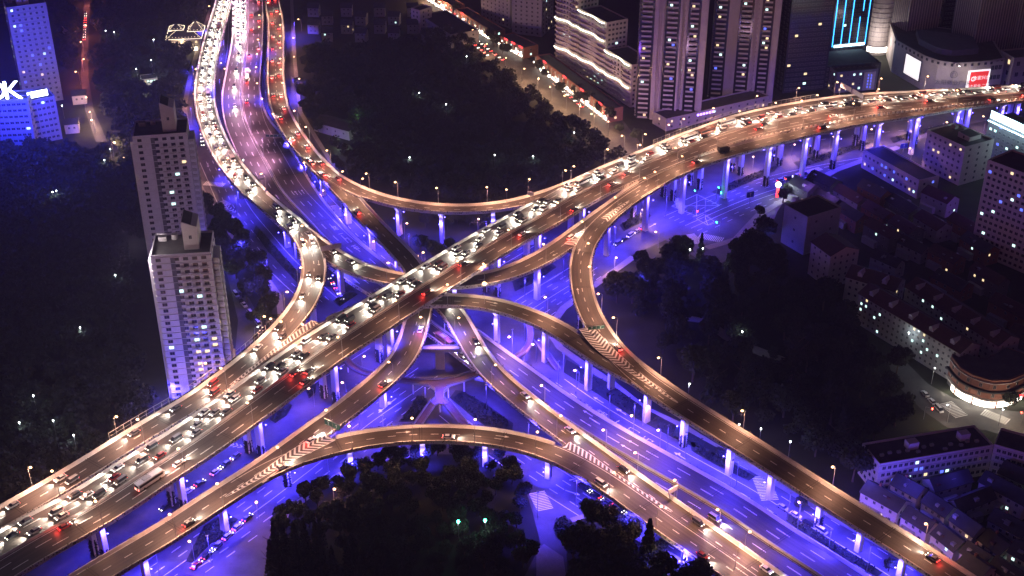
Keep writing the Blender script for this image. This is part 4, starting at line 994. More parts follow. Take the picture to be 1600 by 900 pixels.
# low white posts dividing the joined ramp from the widest viaduct
b = MB(); dA = DECKS['A']
rt = dA.root; k = 0
for i in range(len(dA.s)):
    x, y = pr(dA.P[i])
    if x > 1128 and i % 1 == 0:
        p = dA.P[i] - dA.N[i] * (dA.wr[i] - .35); m_ = MB(); b.box((p[0], p[1], p[2] + .65), (1.3, .5, 1.2), math.atan2(dA.T[i, 1], dA.T[i, 0])); k += 1
o = b.build('divider_block', 'paint_white', rt); o['kind'] = 'stuff'
# see-through noise barriers
def noise_barrier(key, side, x0, x1, h, label):
    d = DECKS[key]; w = d.wl if side > 0 else d.wr; I_ = [i for i in range(len(d.s)) if x0 < pr(d.P[i])[0] < x1 and SIDES[(key, side)][i] and (key != 'B' or pr(d.P[i])[1] > 470)]
    p0 = d.P[I_[0]]; e = empty('noise_barrier', (p0[0], p0[1], p0[2]), 0, label, 'noise barrier')
    pts = [Vector(d.P[i] + d.N[i] * side * (w[i] + .0) + [0, 0, .95]) for i in I_]
    b = MB()
    for a, c in zip(pts[:-1], pts[1:]):
        for hh, r in ((h, .1), (h * .5, .05), (.1, .08)): b.tube(a + Vector((0, 0, hh)), c + Vector((0, 0, hh)), r, n=5)
    b.build('rail', 'sign_back', e)
    for a in pts[::1]: b = MB(); b.box((a.x, a.y, a.z + h / 2), (.16, .16, h)); b.build('post', 'sign_back', e)
    b = MB()
    for a, c in zip(pts[:-1], pts[1:]):
        b.face([a + Vector((0, 0, .1)), c + Vector((0, 0, .1)), c + Vector((0, 0, .8)), a + Vector((0, 0, .8))])
    b.build('lower_panel', 'glass_building', e)
Bs = -1
noise_barrier('B', -1, 187, 440, 3.0, 'railed noise barrier along the outer edge of the left ramp')
noise_barrier('A', 1, 1048, 1305, 2.6, 'railed noise barrier on the far edge of the widest viaduct')
# traffic lights
def tlight(px, colr, label):
    e = empty('traffic_light', at(*px), random.uniform(0, 6), label, 'traffic light'); b = MB(); b.tube((0, 0, 0), (0, 0, 6), .1); b.tube((0, 0, 6), (2.5, 0, 6.1), .07); b.build('pole', 'metal_pole', e, (0, 0, 0))
    b = MB(); b.box((2.6, 0, 6), (1.3, .35, .5)); b.build('housing', 'car_black', e, (0, 0, 0)); b = MB(); b.blob((2.6, 0, 6.0), (.45, .4, .4)); b.build('lens', colr, e, (0, 0, 0))
tlight((1090, 312), 'traffic_green', 'traffic light glowing green beside the creeper covered pillar'); tlight((1119, 312), 'traffic_green', 'green traffic light left of the tall pale pillar'); tlight((1133, 318), 'traffic_green', 'green traffic light right of the tall pale pillar')
tlight((1081, 345), 'traffic_red', 'traffic light glowing red beside the zebra crossing'); tlight((1124, 362), 'traffic_green', 'green traffic light at the plaza by the dark trees'); tlight((1596, 660), 'traffic_red', 'red traffic light under the tree by the corner shops'); tlight((1443, 655), 'traffic_red', 'red traffic light at the left of the corner crossing')

# ---------------------------------------------------------------- buildings
WINC = {}
def win_mesh(w, h, kind):
    k = (round(w, 1), round(h, 1), kind)
    if k not in WINC:
        b = MB(); mats = {'dark': ['sign_back', 'glass_building'], 'warm': ['sign_back', 'win_warm'], 'cool': ['sign_back', 'win_cool'], 'blue': ['sign_back', 'win_blue']}[kind]
        f = .09
        b.box((0, .05, 0), (w, .1, h), m=0); b.face([(-w / 2 + f, -.012, -h / 2 + f), (-.04, -.012, -h / 2 + f), (-.04, -.012, h / 2 - f), (-w / 2 + f, -.012, h / 2 - f)], 1); b.face([(.04, -.012, -h / 2 + f), (w / 2 - f, -.012, -h / 2 + f), (w / 2 - f, -.012, h / 2 - f), (.04, -.012, h / 2 - f)], 1)
        WINC[k] = b.mesh('window', mats)
    return WINC[k]
def windows(e, A, t, nrm, L, h, z0, nf, nc, ww, wh, lit, skip=(), budget=None, x0=1.0, sill=True, inset=.04, tones=('cool', 'warm', 'cool', 'warm')):
    "window grid on the wall from A along t (local coords of e)"
    rz = math.atan2(t.y, t.x); rest = {}
    for f in range(nf):
        for c in range(nc):
            if c in skip: continue
            x = x0 + (L - 2 * x0) * (c + .5) / nc; z = z0 + (h - z0) * (f + .55) / nf; p = A + t * x + nrm * inset; kind = random.choice(tones) if random.random() < lit else 'dark'
            if kind == 'dark' and (f * 7 + c * 3) % 11 == 0 and lit > .2: kind = 'warm'
            if budget is None or budget[0] > 0:
                inst('window', win_mesh(ww, wh, kind), e, (p.x, p.y, z), (0, 0, rz))
                if budget is not None: budget[0] -= 1
            else: rest.setdefault('a', []).append((p, z, kind))
    if rest:
        b = MB(); n = nrm * .0
        for p, z, kind in rest['a']:
            m = {'dark': 1, 'warm': 2, 'cool': 3, 'blue': 4}[kind]; a = p - t * ww / 2; c = p + t * ww / 2
            b.box((p.x - nrm.x * .05, p.y - nrm.y * .05, z), (ww, .1, wh), rz, 0)
            o_ = nrm * .02; b.face([(a + t * .09 + o_).to_tuple()[:2] + (z - wh / 2 + .09,), (c - t * .09 + o_).to_tuple()[:2] + (z - wh / 2 + .09,), (c - t * .09 + o_).to_tuple()[:2] + (z + wh / 2 - .09,), (a + t * .09 + o_).to_tuple()[:2] + (z + wh / 2 - .09,)], m)
        o = b.build('window', ['sign_back', 'glass_building', 'win_warm', 'win_cool', 'win_blue'], e, (0, 0, 0)); o['kind'] = 'stuff'
def frame_of(L, Rr, h, depth):
    "corner points from the front roof (or base) edge seen at L..Rr px at height h"
    a = at(*L, h); c = at(*Rr, h); a.z = c.z = 0; t = (c - a); Wd = t.length; t.normalize(); nb = Vector((-t.y, t.x, 0)); return a, c, t, nb, Wd
def building(name, label, cat, L, Rr, h, depth, wall, roof='roof_flat', zref=None, base=False, floors=6, cols=6, scols=4, ww=1.5, wh=1.5, lit=.1, z0=0.5, parapet=.9, balcony=(), budget=100, extras=None, bands=None, fins=None, sides=True, tones=('cool', 'warm', 'cool', 'warm'), skip=()):
    a, c, t, nb, Wd = frame_of(L, Rr, 0 if base else (zref or h), depth); rz = math.atan2(t.y, t.x)
    e = empty(name, a, rz, label, cat)
    X = Vector((1, 0, 0)); Y = Vector((0, 1, 0)); b = MB()
    b.prism([(0, 0), (Wd, 0), (Wd, depth), (0, depth)], 0, h, 0, 0); b.build('wall', wall, e, (0, 0, 0))
    b = MB(); b.prism([(.35, .35), (Wd - .35, .35), (Wd - .35, depth - .35), (.35, depth - .35)], h + .01, h + .06); b.build('roof', roof, e, (0, 0, 0))
    if parapet:
        b = MB(); pw = .3
        for (x, y, dx, dy) in ((Wd / 2, pw / 2, Wd, pw), (Wd / 2, depth - pw / 2, Wd, pw), (pw / 2, depth / 2, pw, depth - 2 * pw - .02), (Wd - pw / 2, depth / 2, pw, depth - 2 * pw - .02)): b.box((x, y, h + parapet / 2 + .01), (dx, dy, parapet))
        b.build('roof_parapet', wall, e, (0, 0, 0))
    bud = [budget]
    if cols: windows(e, Vector((0, 0, 0)), X, -Y, Wd, h, z0, floors, cols, ww, wh, lit, budget=bud, skip=skip, tones=tones)
    if sides and scols:
        windows(e, Vector((Wd, 0, 0)), Y, X, depth, h, z0, floors, scols, ww, wh, lit, budget=bud, tones=tones)
        windows(e, Vector((0, depth, 0)), -Y, -X, depth, h, z0, floors, scols, ww, wh, lit, budget=bud, tones=tones)
    if bands:
        b = MB()
        for f in range(1, floors + 1):
            z = z0 + (h - z0) * f / floors - .15
            b.box((Wd / 2, -.14, z), (Wd + .3, .28, .14)); 
            if bands > 1: b.box((Wd + .1, depth / 2, z), (.2, depth, .14)); b.box((-.1, depth / 2, z), (.2, depth, .14))
        b.build('floor_band', wall if bands < 3 else 'plaster_dark', e, (0, 0, 0))
    for (c0, c1, dep) in balcony:
        for f in range(floors):
            z = z0 + (h - z0) * (f + .12) / floors; bb = MB(); w_ = (c1 - c0)
            bb.box(((c0 + c1) / 2, -dep / 2 - .01, z), (w_, dep, .15)); bb.box(((c0 + c1) / 2, -dep, z + .55), (w_, .1, 1.0)); 
            for x in (c0, c1): bb.box((x, -dep / 2 - .01, z + .55), (.1, dep - .12, 1.0))
            bb.build('balcony', wall, e, (0, 0, 0))
    if fins:
        b = MB(); k = int(Wd / fins)
        for j in range(k + 1): b.box((Wd * j / k, -.3, h / 2), (.35, .6, h - .1))
        kk = int(depth / fins)
        for j in range(1, kk): b.box((Wd + .25, depth * j / kk, h / 2), (.5, .35, h - .1)); b.box((-.25, depth * j / kk, h / 2), (.5, .35, h - .1))
        b.build('facade_fins', 'stone_facade', e, (0, 0, 0))
    if extras: extras(e, Wd, depth, h)
    return e, Wd
def penthouse(x0, x1, y0, y1, hh, wall='plaster', tank=True):
    def f(e, Wd, dp, h):
        b = MB(); X0, X1, Y0, Y1 = x0 * Wd, x1 * Wd, y0 * dp, y1 * dp
        b.loft([[(X0, Y0, h + .07), (X1, Y0, h + .07), (X1, Y1, h + .07), (X0, Y1, h + .07)], [(X0, Y0, h + hh), (X1, Y0, h + hh * .8), (X1, Y1, h + hh * .8), (X0, Y1, h + hh)]]); o = b.build('stair_tower', wall, e, (0, 0, 0))
        b = MB(); b.face([(X0 + .3, Y0 + .3, h + hh + .03), (X1 - .3, Y0 + .3, h + hh * .8 + .04), (X1 - .3, Y1 - .3, h + hh * .8 + .04), (X0 + .3, Y1 - .3, h + hh + .03)]); b.build('roof', 'roof_flat', o, (0, 0, 0))
        inst('window', win_mesh(1.2, 1.6, 'dark'), o, ((X0 + X1) / 2, Y0 - .04, h + hh * .45))
        b = MB(); b.box((Wd * .15, dp * .75, h + 1), (3, 2.4, 2)); b.tube((Wd * .35, dp * .8, h + .05), (Wd * .35, dp * .8, h + 2.2), 1.3, 1.3, 12)
        if tank: b.build('water_tank', 'concrete_dark', e, (0, 0, 0))
    return f
# twin residential towers at the left
def twin(L, Rr, h, label, lit, hh):
    e, Wd = building('apartment_tower', label, 'apartment tower', L, Rr, h, 18.5, 'render_pale', floors=24, cols=6, scols=3, ww=2.0, wh=1.5, lit=lit * .4, bands=2, extras=penthouse(.55, .80, .25, .85, hh), z0=1, budget=100, skip=(1,))
    b = MB(); b.box((Wd * .36, -.03, h / 2), (1.7, .12, h - 1)); b.build('shaft_shade', 'plaster_dark', e, (0, 0, 0))  # dark strip stands in for the shade of a recess, wall not cut
    b = MB(); b.box((Wd + 1.2, 9, h / 2 - 2), (2.4, 11, h - 4)); b.box((-1.0, 10, h / 2 - 2), (2.0, 9, h - 4)); b.build('side_wing', 'render_pale', e, (0, 0, 0)); b = MB()
    for f in range(23): zf = 2.2 + (h - 4) * f / 23; b.box((Wd + 1.2, 3.2, zf + .6), (2.0, .5, 1.3)); b.box((Wd + 2.6, 8, zf), (.5, 7, .2)); b.box((Wd + 2.8, 8, zf + .5), (.1, 7, .8))
    o = b.build('balcony', 'sign_back', e, (0, 0, 0)); o['kind'] = 'stuff'
    for f in range(24):
        z = 1 + (h - 1) * (f + .5) / 24
        if f < 23:
            for x in (.52, .68, .85):
                bb = MB(); bb.box((Wd * x, -.5, z - 1.0), (2.1, 1.0, .12)); bb.box((Wd * x, -1.0, z - .7), (2.1, .07, .6)); bb.box((Wd * x + 1.6, -.35, z - .6), (.8, .5, .55)); bb.build('balcony', 'sign_back', e, (0, 0, 0))
    return e
twin((235, 403), (329, 397), 68, 'pale residential tower nearer the viaduct, blue lit at its foot', .14, 12)
twin((207, 216), (292, 210), 72, 'pale residential tower behind and left of its twin', .08, 14)
e, Wd = building('annex_building', 'low dark roofed annex at the right foot of the near residential tower', 'building', (352, 558), (368, 548), 9, 26, 'plaster', floors=2, cols=2, scols=5, lit=.1, bands=1)
for q_, pw_ in ((at(262, 330, 70) + Vector((-4, -34, 0)), 24000), (at(300, 520, 50) + Vector((0, -42, 0)), 27000)): light('tower_fill', 'POINT', q_, pw_, (1, .84, .9), size=3)  # unseen white lights added to brighten the twin tower fronts
light('blue_flood', 'POINT', at(300, 640, 14) + Vector((0, -8, 0)), 34000, (.10, .08, 1), size=2); light('blue_flood', 'POINT', at(345, 640, 12) + Vector((0, -6, 0)), 16000, (.10, .08, 1), size=2)
# upper left: tower, hotel-like block with rooftop letters, billboard
building('apartment_tower', 'slender blue lit tower in the far upper left corner', 'apartment tower', (10, 14), (72, 6), 62, 16, 'plaster_grey', floors=19, cols=6, scols=3, lit=.16, tones=('cool', 'blue', 'blue', 'warm'), bands=1, extras=penthouse(.3, .6, .3, .8, 5))
def ktop(e, Wd, dp, h):
    for ch, x in (('O', -2.8), ('K', 6.5)):
        o = inst('letter', text_mesh(ch, 15, 'sign_white', 'letter', .35), e, (Wd * .42 + x + 3.2, .6, h + 6.2), (R(90), 0, 0)); o.scale = (1.05, 1, 1)
    b = MB()
    for k in range(9): b.box((Wd * k / 8, 1.4, h + 1.5), (.15, .15, 3))
    b.box((Wd / 2, 1.2, h + .9), (Wd, .2, .3)); b.box((Wd / 2, 1.2, h + 3), (Wd, .2, .3)); b.build('sign_frame', 'metal_pole', e, (0, 0, 0))
building('office_block', 'office block with huge glowing white rooftop letters at the left edge', 'office building', (-42, 162), (43, 158), 30, 16, 'plaster_grey', floors=8, cols=10, scols=3, lit=.02, ww=2.2, extras=ktop)
def billboard(e, Wd, dp, h):
    b = MB(); b.box((Wd * .38, 1.5, h + 3.6), (12, .5, 4.2), m=0); b.box((Wd * .38, 1.2, h + 3.6), (11.4, .12, 3.7), m=1); o = b.build('billboard', ['metal_pole', 'sign_white'], e, (0, 0, 0))
    b = MB()
    for k in (-5, 0, 5): b.box((Wd * .38 + k, 1.9, h + 1), (.2, .2, 2.2))
    b.build('post', 'metal_pole', o, (0, 0, 0))
building('office_block', 'block with a glowing white billboard on its roof near the left edge', 'office building', (46, 160), (86, 152), 26, 18, 'plaster_grey', floors=7, cols=5, scols=4, lit=.05, ww=1.8, extras=billboard)
for q_, pw in ((at(15, 150, 40), 240000), (at(66, 146, 38), 100000), (at(40, 90, 40), 90000), (at(70, 230, 30), 45000)):
    light('blue_glare_fill', 'POINT', q_ + Vector((0, -14, 0)), pw, (.02, .035, 1), size=3)  # added blue point lights imitating the glare around the rooftop letters
# garden pavilion with outlined eaves
def pavilion():
    L, Rr = (262, 62), (312, 60); a, c, t, nb, Wd = frame_of(L, Rr, 8, 16); e = empty('pavilion', a, math.atan2(t.y, t.x), 'brightly outlined garden restaurant with swept tiled roofs at upper left', 'pavilion'); dp = 15
    b = MB(); b.prism([(0, 0), (Wd, 0), (Wd, dp), (0, dp)], 0, 8, 0); b.build('wall', 'plaster', e, (0, 0, 0))
    def hip(name, x0, x1, y0, y1, z0, z1, r):
        b = MB(); o = r; mx, my = (x0 + x1) / 2, (y0 + y1) / 2; rl = max(.5, (x1 - x0) / 2 - (y1 - y0) / 2 + 1)
        b.loft([[(x0 - o, y0 - o, z0 + .4), (x1 + o, y0 - o, z0 + .4), (x1 + o, y1 + o, z0 + .4), (x0 - o, y1 + o, z0 + .4)], [(x0 + 1, y0 + 1, z0 + 1), (x1 - 1, y0 + 1, z0 + 1), (x1 - 1, y1 - 1, z0 + 1), (x0 + 1, y1 - 1, z0 + 1)], [(mx - rl, my - .3, z1), (mx + rl, my - .3, z1), (mx + rl, my + .3, z1), (mx - rl, my + .3, z1)]])
        ro = b.build(name, 'roof_grey', e, (0, 0, 0)); b = MB()
        P = [(x0 - o, y0 - o), (x1 + o, y0 - o), (x1 + o, y1 + o), (x0 - o, y1 + o), (x0 - o, y0 - o)]
        for p, q in zip(P[:-1], P[1:]): b.tube((*p, z0 + .45), (*q, z0 + .45), .14, n=6)
        for p, s in zip(P[:4], ((-1, -1), (1, -1), (1, 1), (-1, 1))): b.tube((*p, z0 + .5), (mx + s[0] * rl, my, z1 + .1), .07, n=5)
        n = int((x1 - x0) / 2)
        for k in range(n): b.blob((x0 + (k + .5) * (x1 - x0) / n, y0 + .3, z0 + 1.2), .2)
        b.build('light_string', 'led_warm', ro, (0, 0, 0))
    hip('roof', 0, Wd, 0, dp, 8, 12.5, 1.4); hip('roof', 1, Wd * .45, dp * .45, dp, 12, 15, .8); hip('roof', Wd * .66, Wd + 2, dp * .3, dp * .95, 11.5, 17, .9)
    b = MB(); b.tube((Wd * .4, -2, 2.5), (Wd * .9, -2, 2.5), .35); b.prism([(Wd * .4, -2), (Wd * .9, -2), (Wd * .9, 0), (Wd * .4, 0)], 0, 2.3); b.build('canopy', 'led_warm', e, (0, 0, 0))
    windows(e, Vector((0, 0, 0)), Vector((1, 0, 0)), Vector((0, -1, 0)), Wd, 7, 1, 2, 6, 1.6, 1.8, .6, tones=('warm',))
    light('lamp_light', 'POINT', (Wd * .5, -6, 5), 6000, (1, .7, .45), e); light('lamp_light', 'POINT', (Wd * .8, 5, 21), 2500, (1, .6, .35), e)
pavilion()
building('canopy_shelter', 'small brightly floodlit open shelter among the dark trees at upper left', 'shelter', (221, 125), (246, 122), 4, 9, 'plaster', floors=1, cols=4, scols=2, lit=.9, parapet=.3)
light('lamp_light', 'POINT', at(232, 132, 6), 6000, (1, .95, .8))

# centre top
T_ = ('cool', 'warm', 'warm', 'cool')
building('apartment_tower', 'dark apartment block beyond the shopping street, top centre left', 'apartment tower', (752, 28), (797, 45), 60, 20, 'plaster_grey', base=True, floors=20, cols=7, scols=4, lit=.06, tones=T_, bands=1, budget=30)
building('apartment_tower', 'dark apartment block with plain end wall, top centre right of its neighbour', 'apartment tower', (800, 52), (846, 58), 62, 24, 'plaster_grey', base=True, floors=20, cols=5, scols=4, lit=.08, tones=T_, bands=1, budget=30)
def led_bands(zs, m='led_white'):
    def f(e, Wd, dp, h):
        for z in zs:
            b = MB(); n = 14; P = [(Wd * k / n, -1.4 - .9 * math.sin(k / n * 9)) for k in range(n + 1)]
            for p, q in zip(P[:-1], P[1:]): b.tube((*p, z), (*q, z), .38, n=6)
            b.build('light_band', m, e, (0, 0, 0))
        for f_ in range(int(h / 3.2)):
            b = MB(); z = 3.2 * f_ + 1.4; n = 14; F_ = [(Wd * k / n, -1.1 - .9 * math.sin(k / n * 9)) for k in range(n + 1)]
            b.loft([[(p[0], p[1], z), (p[0], p[1], z + 1.0), (p[0], 0, z + 1.0), (p[0], 0, z)] for p in F_]); b.build('balcony', 'plaster', e, (0, 0, 0))
    return f
kw = dict(base=True, wall='plaster', cols=7, scols=5, lit=.07, tones=T_, ww=1.8, budget=40)
building('terraced_apartments', 'tallest left wing of the wavy terraced block with lit cornices', 'apartment building', (868, 100), (902, 116), 62, 16, floors=20, extras=led_bands([13, 33, 52]), **kw)
building('terraced_apartments', 'middle wing of the wavy terraced block with lit cornices', 'apartment building', (903, 117), (944, 141), 44, 16, floors=14, extras=led_bands([13, 33, 44.5]), **kw)
building('terraced_apartments', 'lower wing of the wavy terraced block with lit cornices', 'apartment building', (945, 142), (984, 168), 27, 16, floors=9, extras=led_bands([13, 27.5]), **kw)
building('podium_block', 'lowest stepped end of the wavy block beside the pale tower', 'apartment building', (980, 160), (1003, 176), 9, 16, floors=3, wall='plaster', base=True, cols=4, scols=3, lit=.05)
def redsigns(xs):
    def f(e, Wd, dp, h):
        for x in xs:
            b = MB(); b.box((Wd * x, -.3, h + .7), (4.2, .3, 1.1)); b.build('shop_sign', 'sign_red', e, (0, 0, 0))
        b = MB(); b.box((Wd / 2, -.08, 1.6), (Wd - 1, .12, 1.6)); b.build('shopfront', 'shop_light', e, (0, 0, 0))
        for k in range(int(Wd / 2.2)):
            b = MB(); b.box((random.uniform(0, Wd), -random.uniform(.3, 3.2), random.uniform(2.2, 5.5)), (random.uniform(.8, 2.4), .25, random.uniform(.5, 1.1))); b.build('shop_sign', random.choice(('shop_light', 'win_warm', 'led_white', 'sign_red', 'led_cool', 'shop_light', 'led_warm')), e, (0, 0, 0))
        n = max(2, int(Wd / 6))
        for k in range(n + 1): b = MB(); b.box((Wd * k / n, -.5, h / 2), (.5, 1.0, h)); b.build('pilaster', 'stone_facade', e, (0, 0, 0))
    return f
building('shop_row', 'long low shop row with small red signs before the wavy block', 'shops', (838, 106), (950, 192), 8, 10, 'brick_red', base=True, floors=2, cols=14, scols=1, lit=.25, extras=redsigns([.13, .42, .66, .9]))
building('shop_row', 'low shops with mixed neon at the top end of the shopping street', 'shops', (668, 2), (708, 26), 7, 10, 'brick_red', base=True, floors=2, cols=6, scols=1, lit=.6, extras=redsigns([.5]))
building('shop_row', 'low shops with white and blue neon beside the shopping street, top centre', 'shops', (712, 30), (770, 66), 7, 10, 'brick_red', base=True, floors=2, cols=7, scols=1, lit=.6, extras=redsigns([.2]))
building('shop_row', 'low shops with a glowing red glass front midway along the shopping street', 'shops', (780, 72), (818, 92), 7, 12, 'brick_red', base=True, floors=2, cols=5, scols=1, lit=.5, extras=redsigns([.3, .6, .9]))
# pale towers with saw-tooth balconies behind the viaduct
def sawtooth(e, Wd, dp, h):
    n = int(h / 3.0)
    for (x0, x1) in ((.02, .17), (.40, .55), (.74, .86)):
        X0, X1 = x0 * Wd, x1 * Wd; b = MB(); b.box(((X0 + X1) / 2, -.12, h / 2), (X1 - X0 + 2.6, .24, h - .4)); b.build('recess_panel', 'curtain_wall', e, (0, 0, 0))  # dark glass panel also stands in for the shade of a deep recess
        b = MB()
        for f in range(n):
            z = 3.0 * f + 1; b.box(((X0 + X1) / 2, -1.1, z), (X1 - X0, 1.7, .18)); b.box(((X0 + X1) / 2 , -1.95, z + .5), (X1 - X0, .12, 1.05))
        o = b.build('balcony', 'plaster', e, (0, 0, 0)); o['kind'] = 'stuff'
        for f in range(n):
            if random.random() < .22: inst('window', win_mesh(1.7, 1.5, random.choice(('warm', 'cool', 'cool', 'blue'))), e, (X0 + random.choice((.3, .7)) * (X1 - X0), -.3, 3.0 * f + 2.4))
    for x, w, dd in ((.24, 2.2, 1.6), (.335, 1.0, 2.6), (.60, 1.2, 2.4), (.68, 1.4, 1.2), (.95, 3.0, 1.6)): b = MB(); b.box((Wd * x, -dd / 2, h / 2), (w, dd, h)); b.build('vertical_rib', 'plaster', e, (0, 0, 0))
    b = MB()
    for f in range(n):
        for k in range(5): b.box((-.7, dp * (.08 + .2 * k), 3.0 * f + 1.2), (1.4, dp * .11, .18)); b.box((-1.35, dp * (.08 + .2 * k), 3.0 * f + 1.7), (.1, dp * .11, .9))
    o = b.build('balcony', 'plaster', e, (0, 0, 0)); o['kind'] = 'stuff'
building('apartment_tower', 'tall pale tower with saw tooth balconies, left of its lookalike', 'apartment tower', (994, 184), (1094, 190), 112, 22, 'plaster', base=True, floors=37, cols=11, scols=6, lit=.05, ww=1.3, wh=1.3, skip=(0, 1, 3, 4, 5, 8, 9), extras=sawtooth, tones=T_)
building('apartment_tower', 'tall pale tower with saw tooth balconies, right of its lookalike', 'apartment tower', (1108, 154), (1206, 160), 112, 22, 'plaster', base=True, floors=37, cols=11, scols=6, lit=.06, ww=1.3, wh=1.3, skip=(0, 1, 3, 4, 5, 8, 9), extras=sawtooth, tones=T_)
light('purple_facade_fill', 'POINT', at(982, 150, 30), 12000, (.35, .12, 1), size=2)
light('purple_facade_fill', 'POINT', at(1058, 150, 30) + Vector((0, -14, 0)), 11000, (.9, .5, .8), size=3); light('purple_facade_fill', 'POINT', at(1158, 120, 30) + Vector((0, -14, 0)), 11000, (.9, .5, .7), size=3)  # unseen lights added to lift the pale tower facades
def vtext(e, Wd, dp, h):
    for k in range(6): b = MB(); b.box((Wd * .3 + k * 2.2, -.2, h - 1.2), (1.4, .3, 1.2)); b.build('sign_character', 'sign_violet', e, (0, 0, 0))
building('podium_block', 'long low podium with glowing violet sign between the pale towers', 'shops', (1040, 205), (1200, 168), 7, 14, 'stone_facade', base=True, floors=2, cols=12, scols=1, lit=.1, extras=vtext)
building('office_tower', 'dark glass tower right of the pale towers', 'office tower', (1222, 146), (1288, 140), 110, 26, 'curtain_wall', base=True, floors=34, cols=9, scols=5, lit=.015, ww=2.2, wh=1.6, budget=40)
def neon(e, Wd, dp, h):
    for k, (x, z0_, z1) in enumerate([(.05, 17, h - 1), (.27, 17, h - 1), (.49, 17, h - 1), (.70, 17, 36), (.76, 40, h - 1), (.92, 17, h - 1)]):
        b = MB(); b.box((Wd * x, -.3, (z0_ + z1) / 2), (.3, .4, z1 - z0_)); b.build('neon_line', 'led_cyan', e, (0, 0, 0))
    b = MB(); b.box((Wd * .5, -.5, 17.3), (Wd * .8, .7, 1.3)); b.build('sign_strip', 'led_cool', e, (0, 0, 0))
building('office_tower', 'dark tower with vertical glowing cyan lines above a white strip', 'office tower', (1292, 112), (1350, 106), 90, 22, 'curtain_wall', base=True, floors=28, cols=8, scols=5, lit=.01, ww=2, wh=1.6, budget=40, extras=neon)
building('podium_block', 'dark glass podium with grey rooftop under the cyan lined tower', 'building', (1282, 138), (1372, 132), 14, 30, 'curtain_wall', base=True, floors=4, cols=10, scols=3, lit=.05, ww=2.2)
def panel(e, Wd, dp, h):
    b = MB(); b.box((Wd * .8, -.3, 6.5), (8, .3, 12)); b.build('advert_panel', 'stone_facade', e, (0, 0, 0))
    b = MB()
    for k in range(5): b.box((Wd * .8 - .9, -.5, 2.6 + k * 2), (.6, .1, 1.2)); b.box((Wd * .8 + 1.2, -.5, 2.2 + k * 2), (.6, .1, 1.2))
    b.build('panel_lettering', 'win_blue', e, (0, 0, 0))
building('shop_building', 'building with curved pale arch and tall advert panel right of the cyan tower', 'building', (1304, 146), (1368, 140), 13, 12, 'plaster_dark', base=True, floors=4, cols=6, scols=2, lit=.3, extras=panel, parapet=1.2)
def round_tower():
    c = at(1367, 80, 0); r = 9; e = empty('office_tower', c, 0, 'pale rounded tower with horizontal bands beside the cyan lined tower', 'office tower'); n = 28
    b = MB(); P = [(r * math.cos(6.2832 * k / n), r * math.sin(6.2832 * k / n)) for k in range(n)]; b.prism(P, 0, 95); b.build('wall', 'stone_facade', e, (0, 0, 0)); b = MB()
    for f in range(28): b.prism([(x * 1.02, y * 1.02) for x, y in P], 3.3 * f + 3, 3.3 * f + 3.3)
    o = b.build('floor_band', 'plaster_dark', e, (0, 0, 0)); b = MB(); b.prism([(x * 1.01, y * 1.01) for x, y in P], 2, 5.5); b.build('lit_lobby', 'shop_light', e, (0, 0, 0))
    light('lamp_light', 'POINT', (-6, -20, 14), 15000, (1, .85, .8), e)
round_tower()
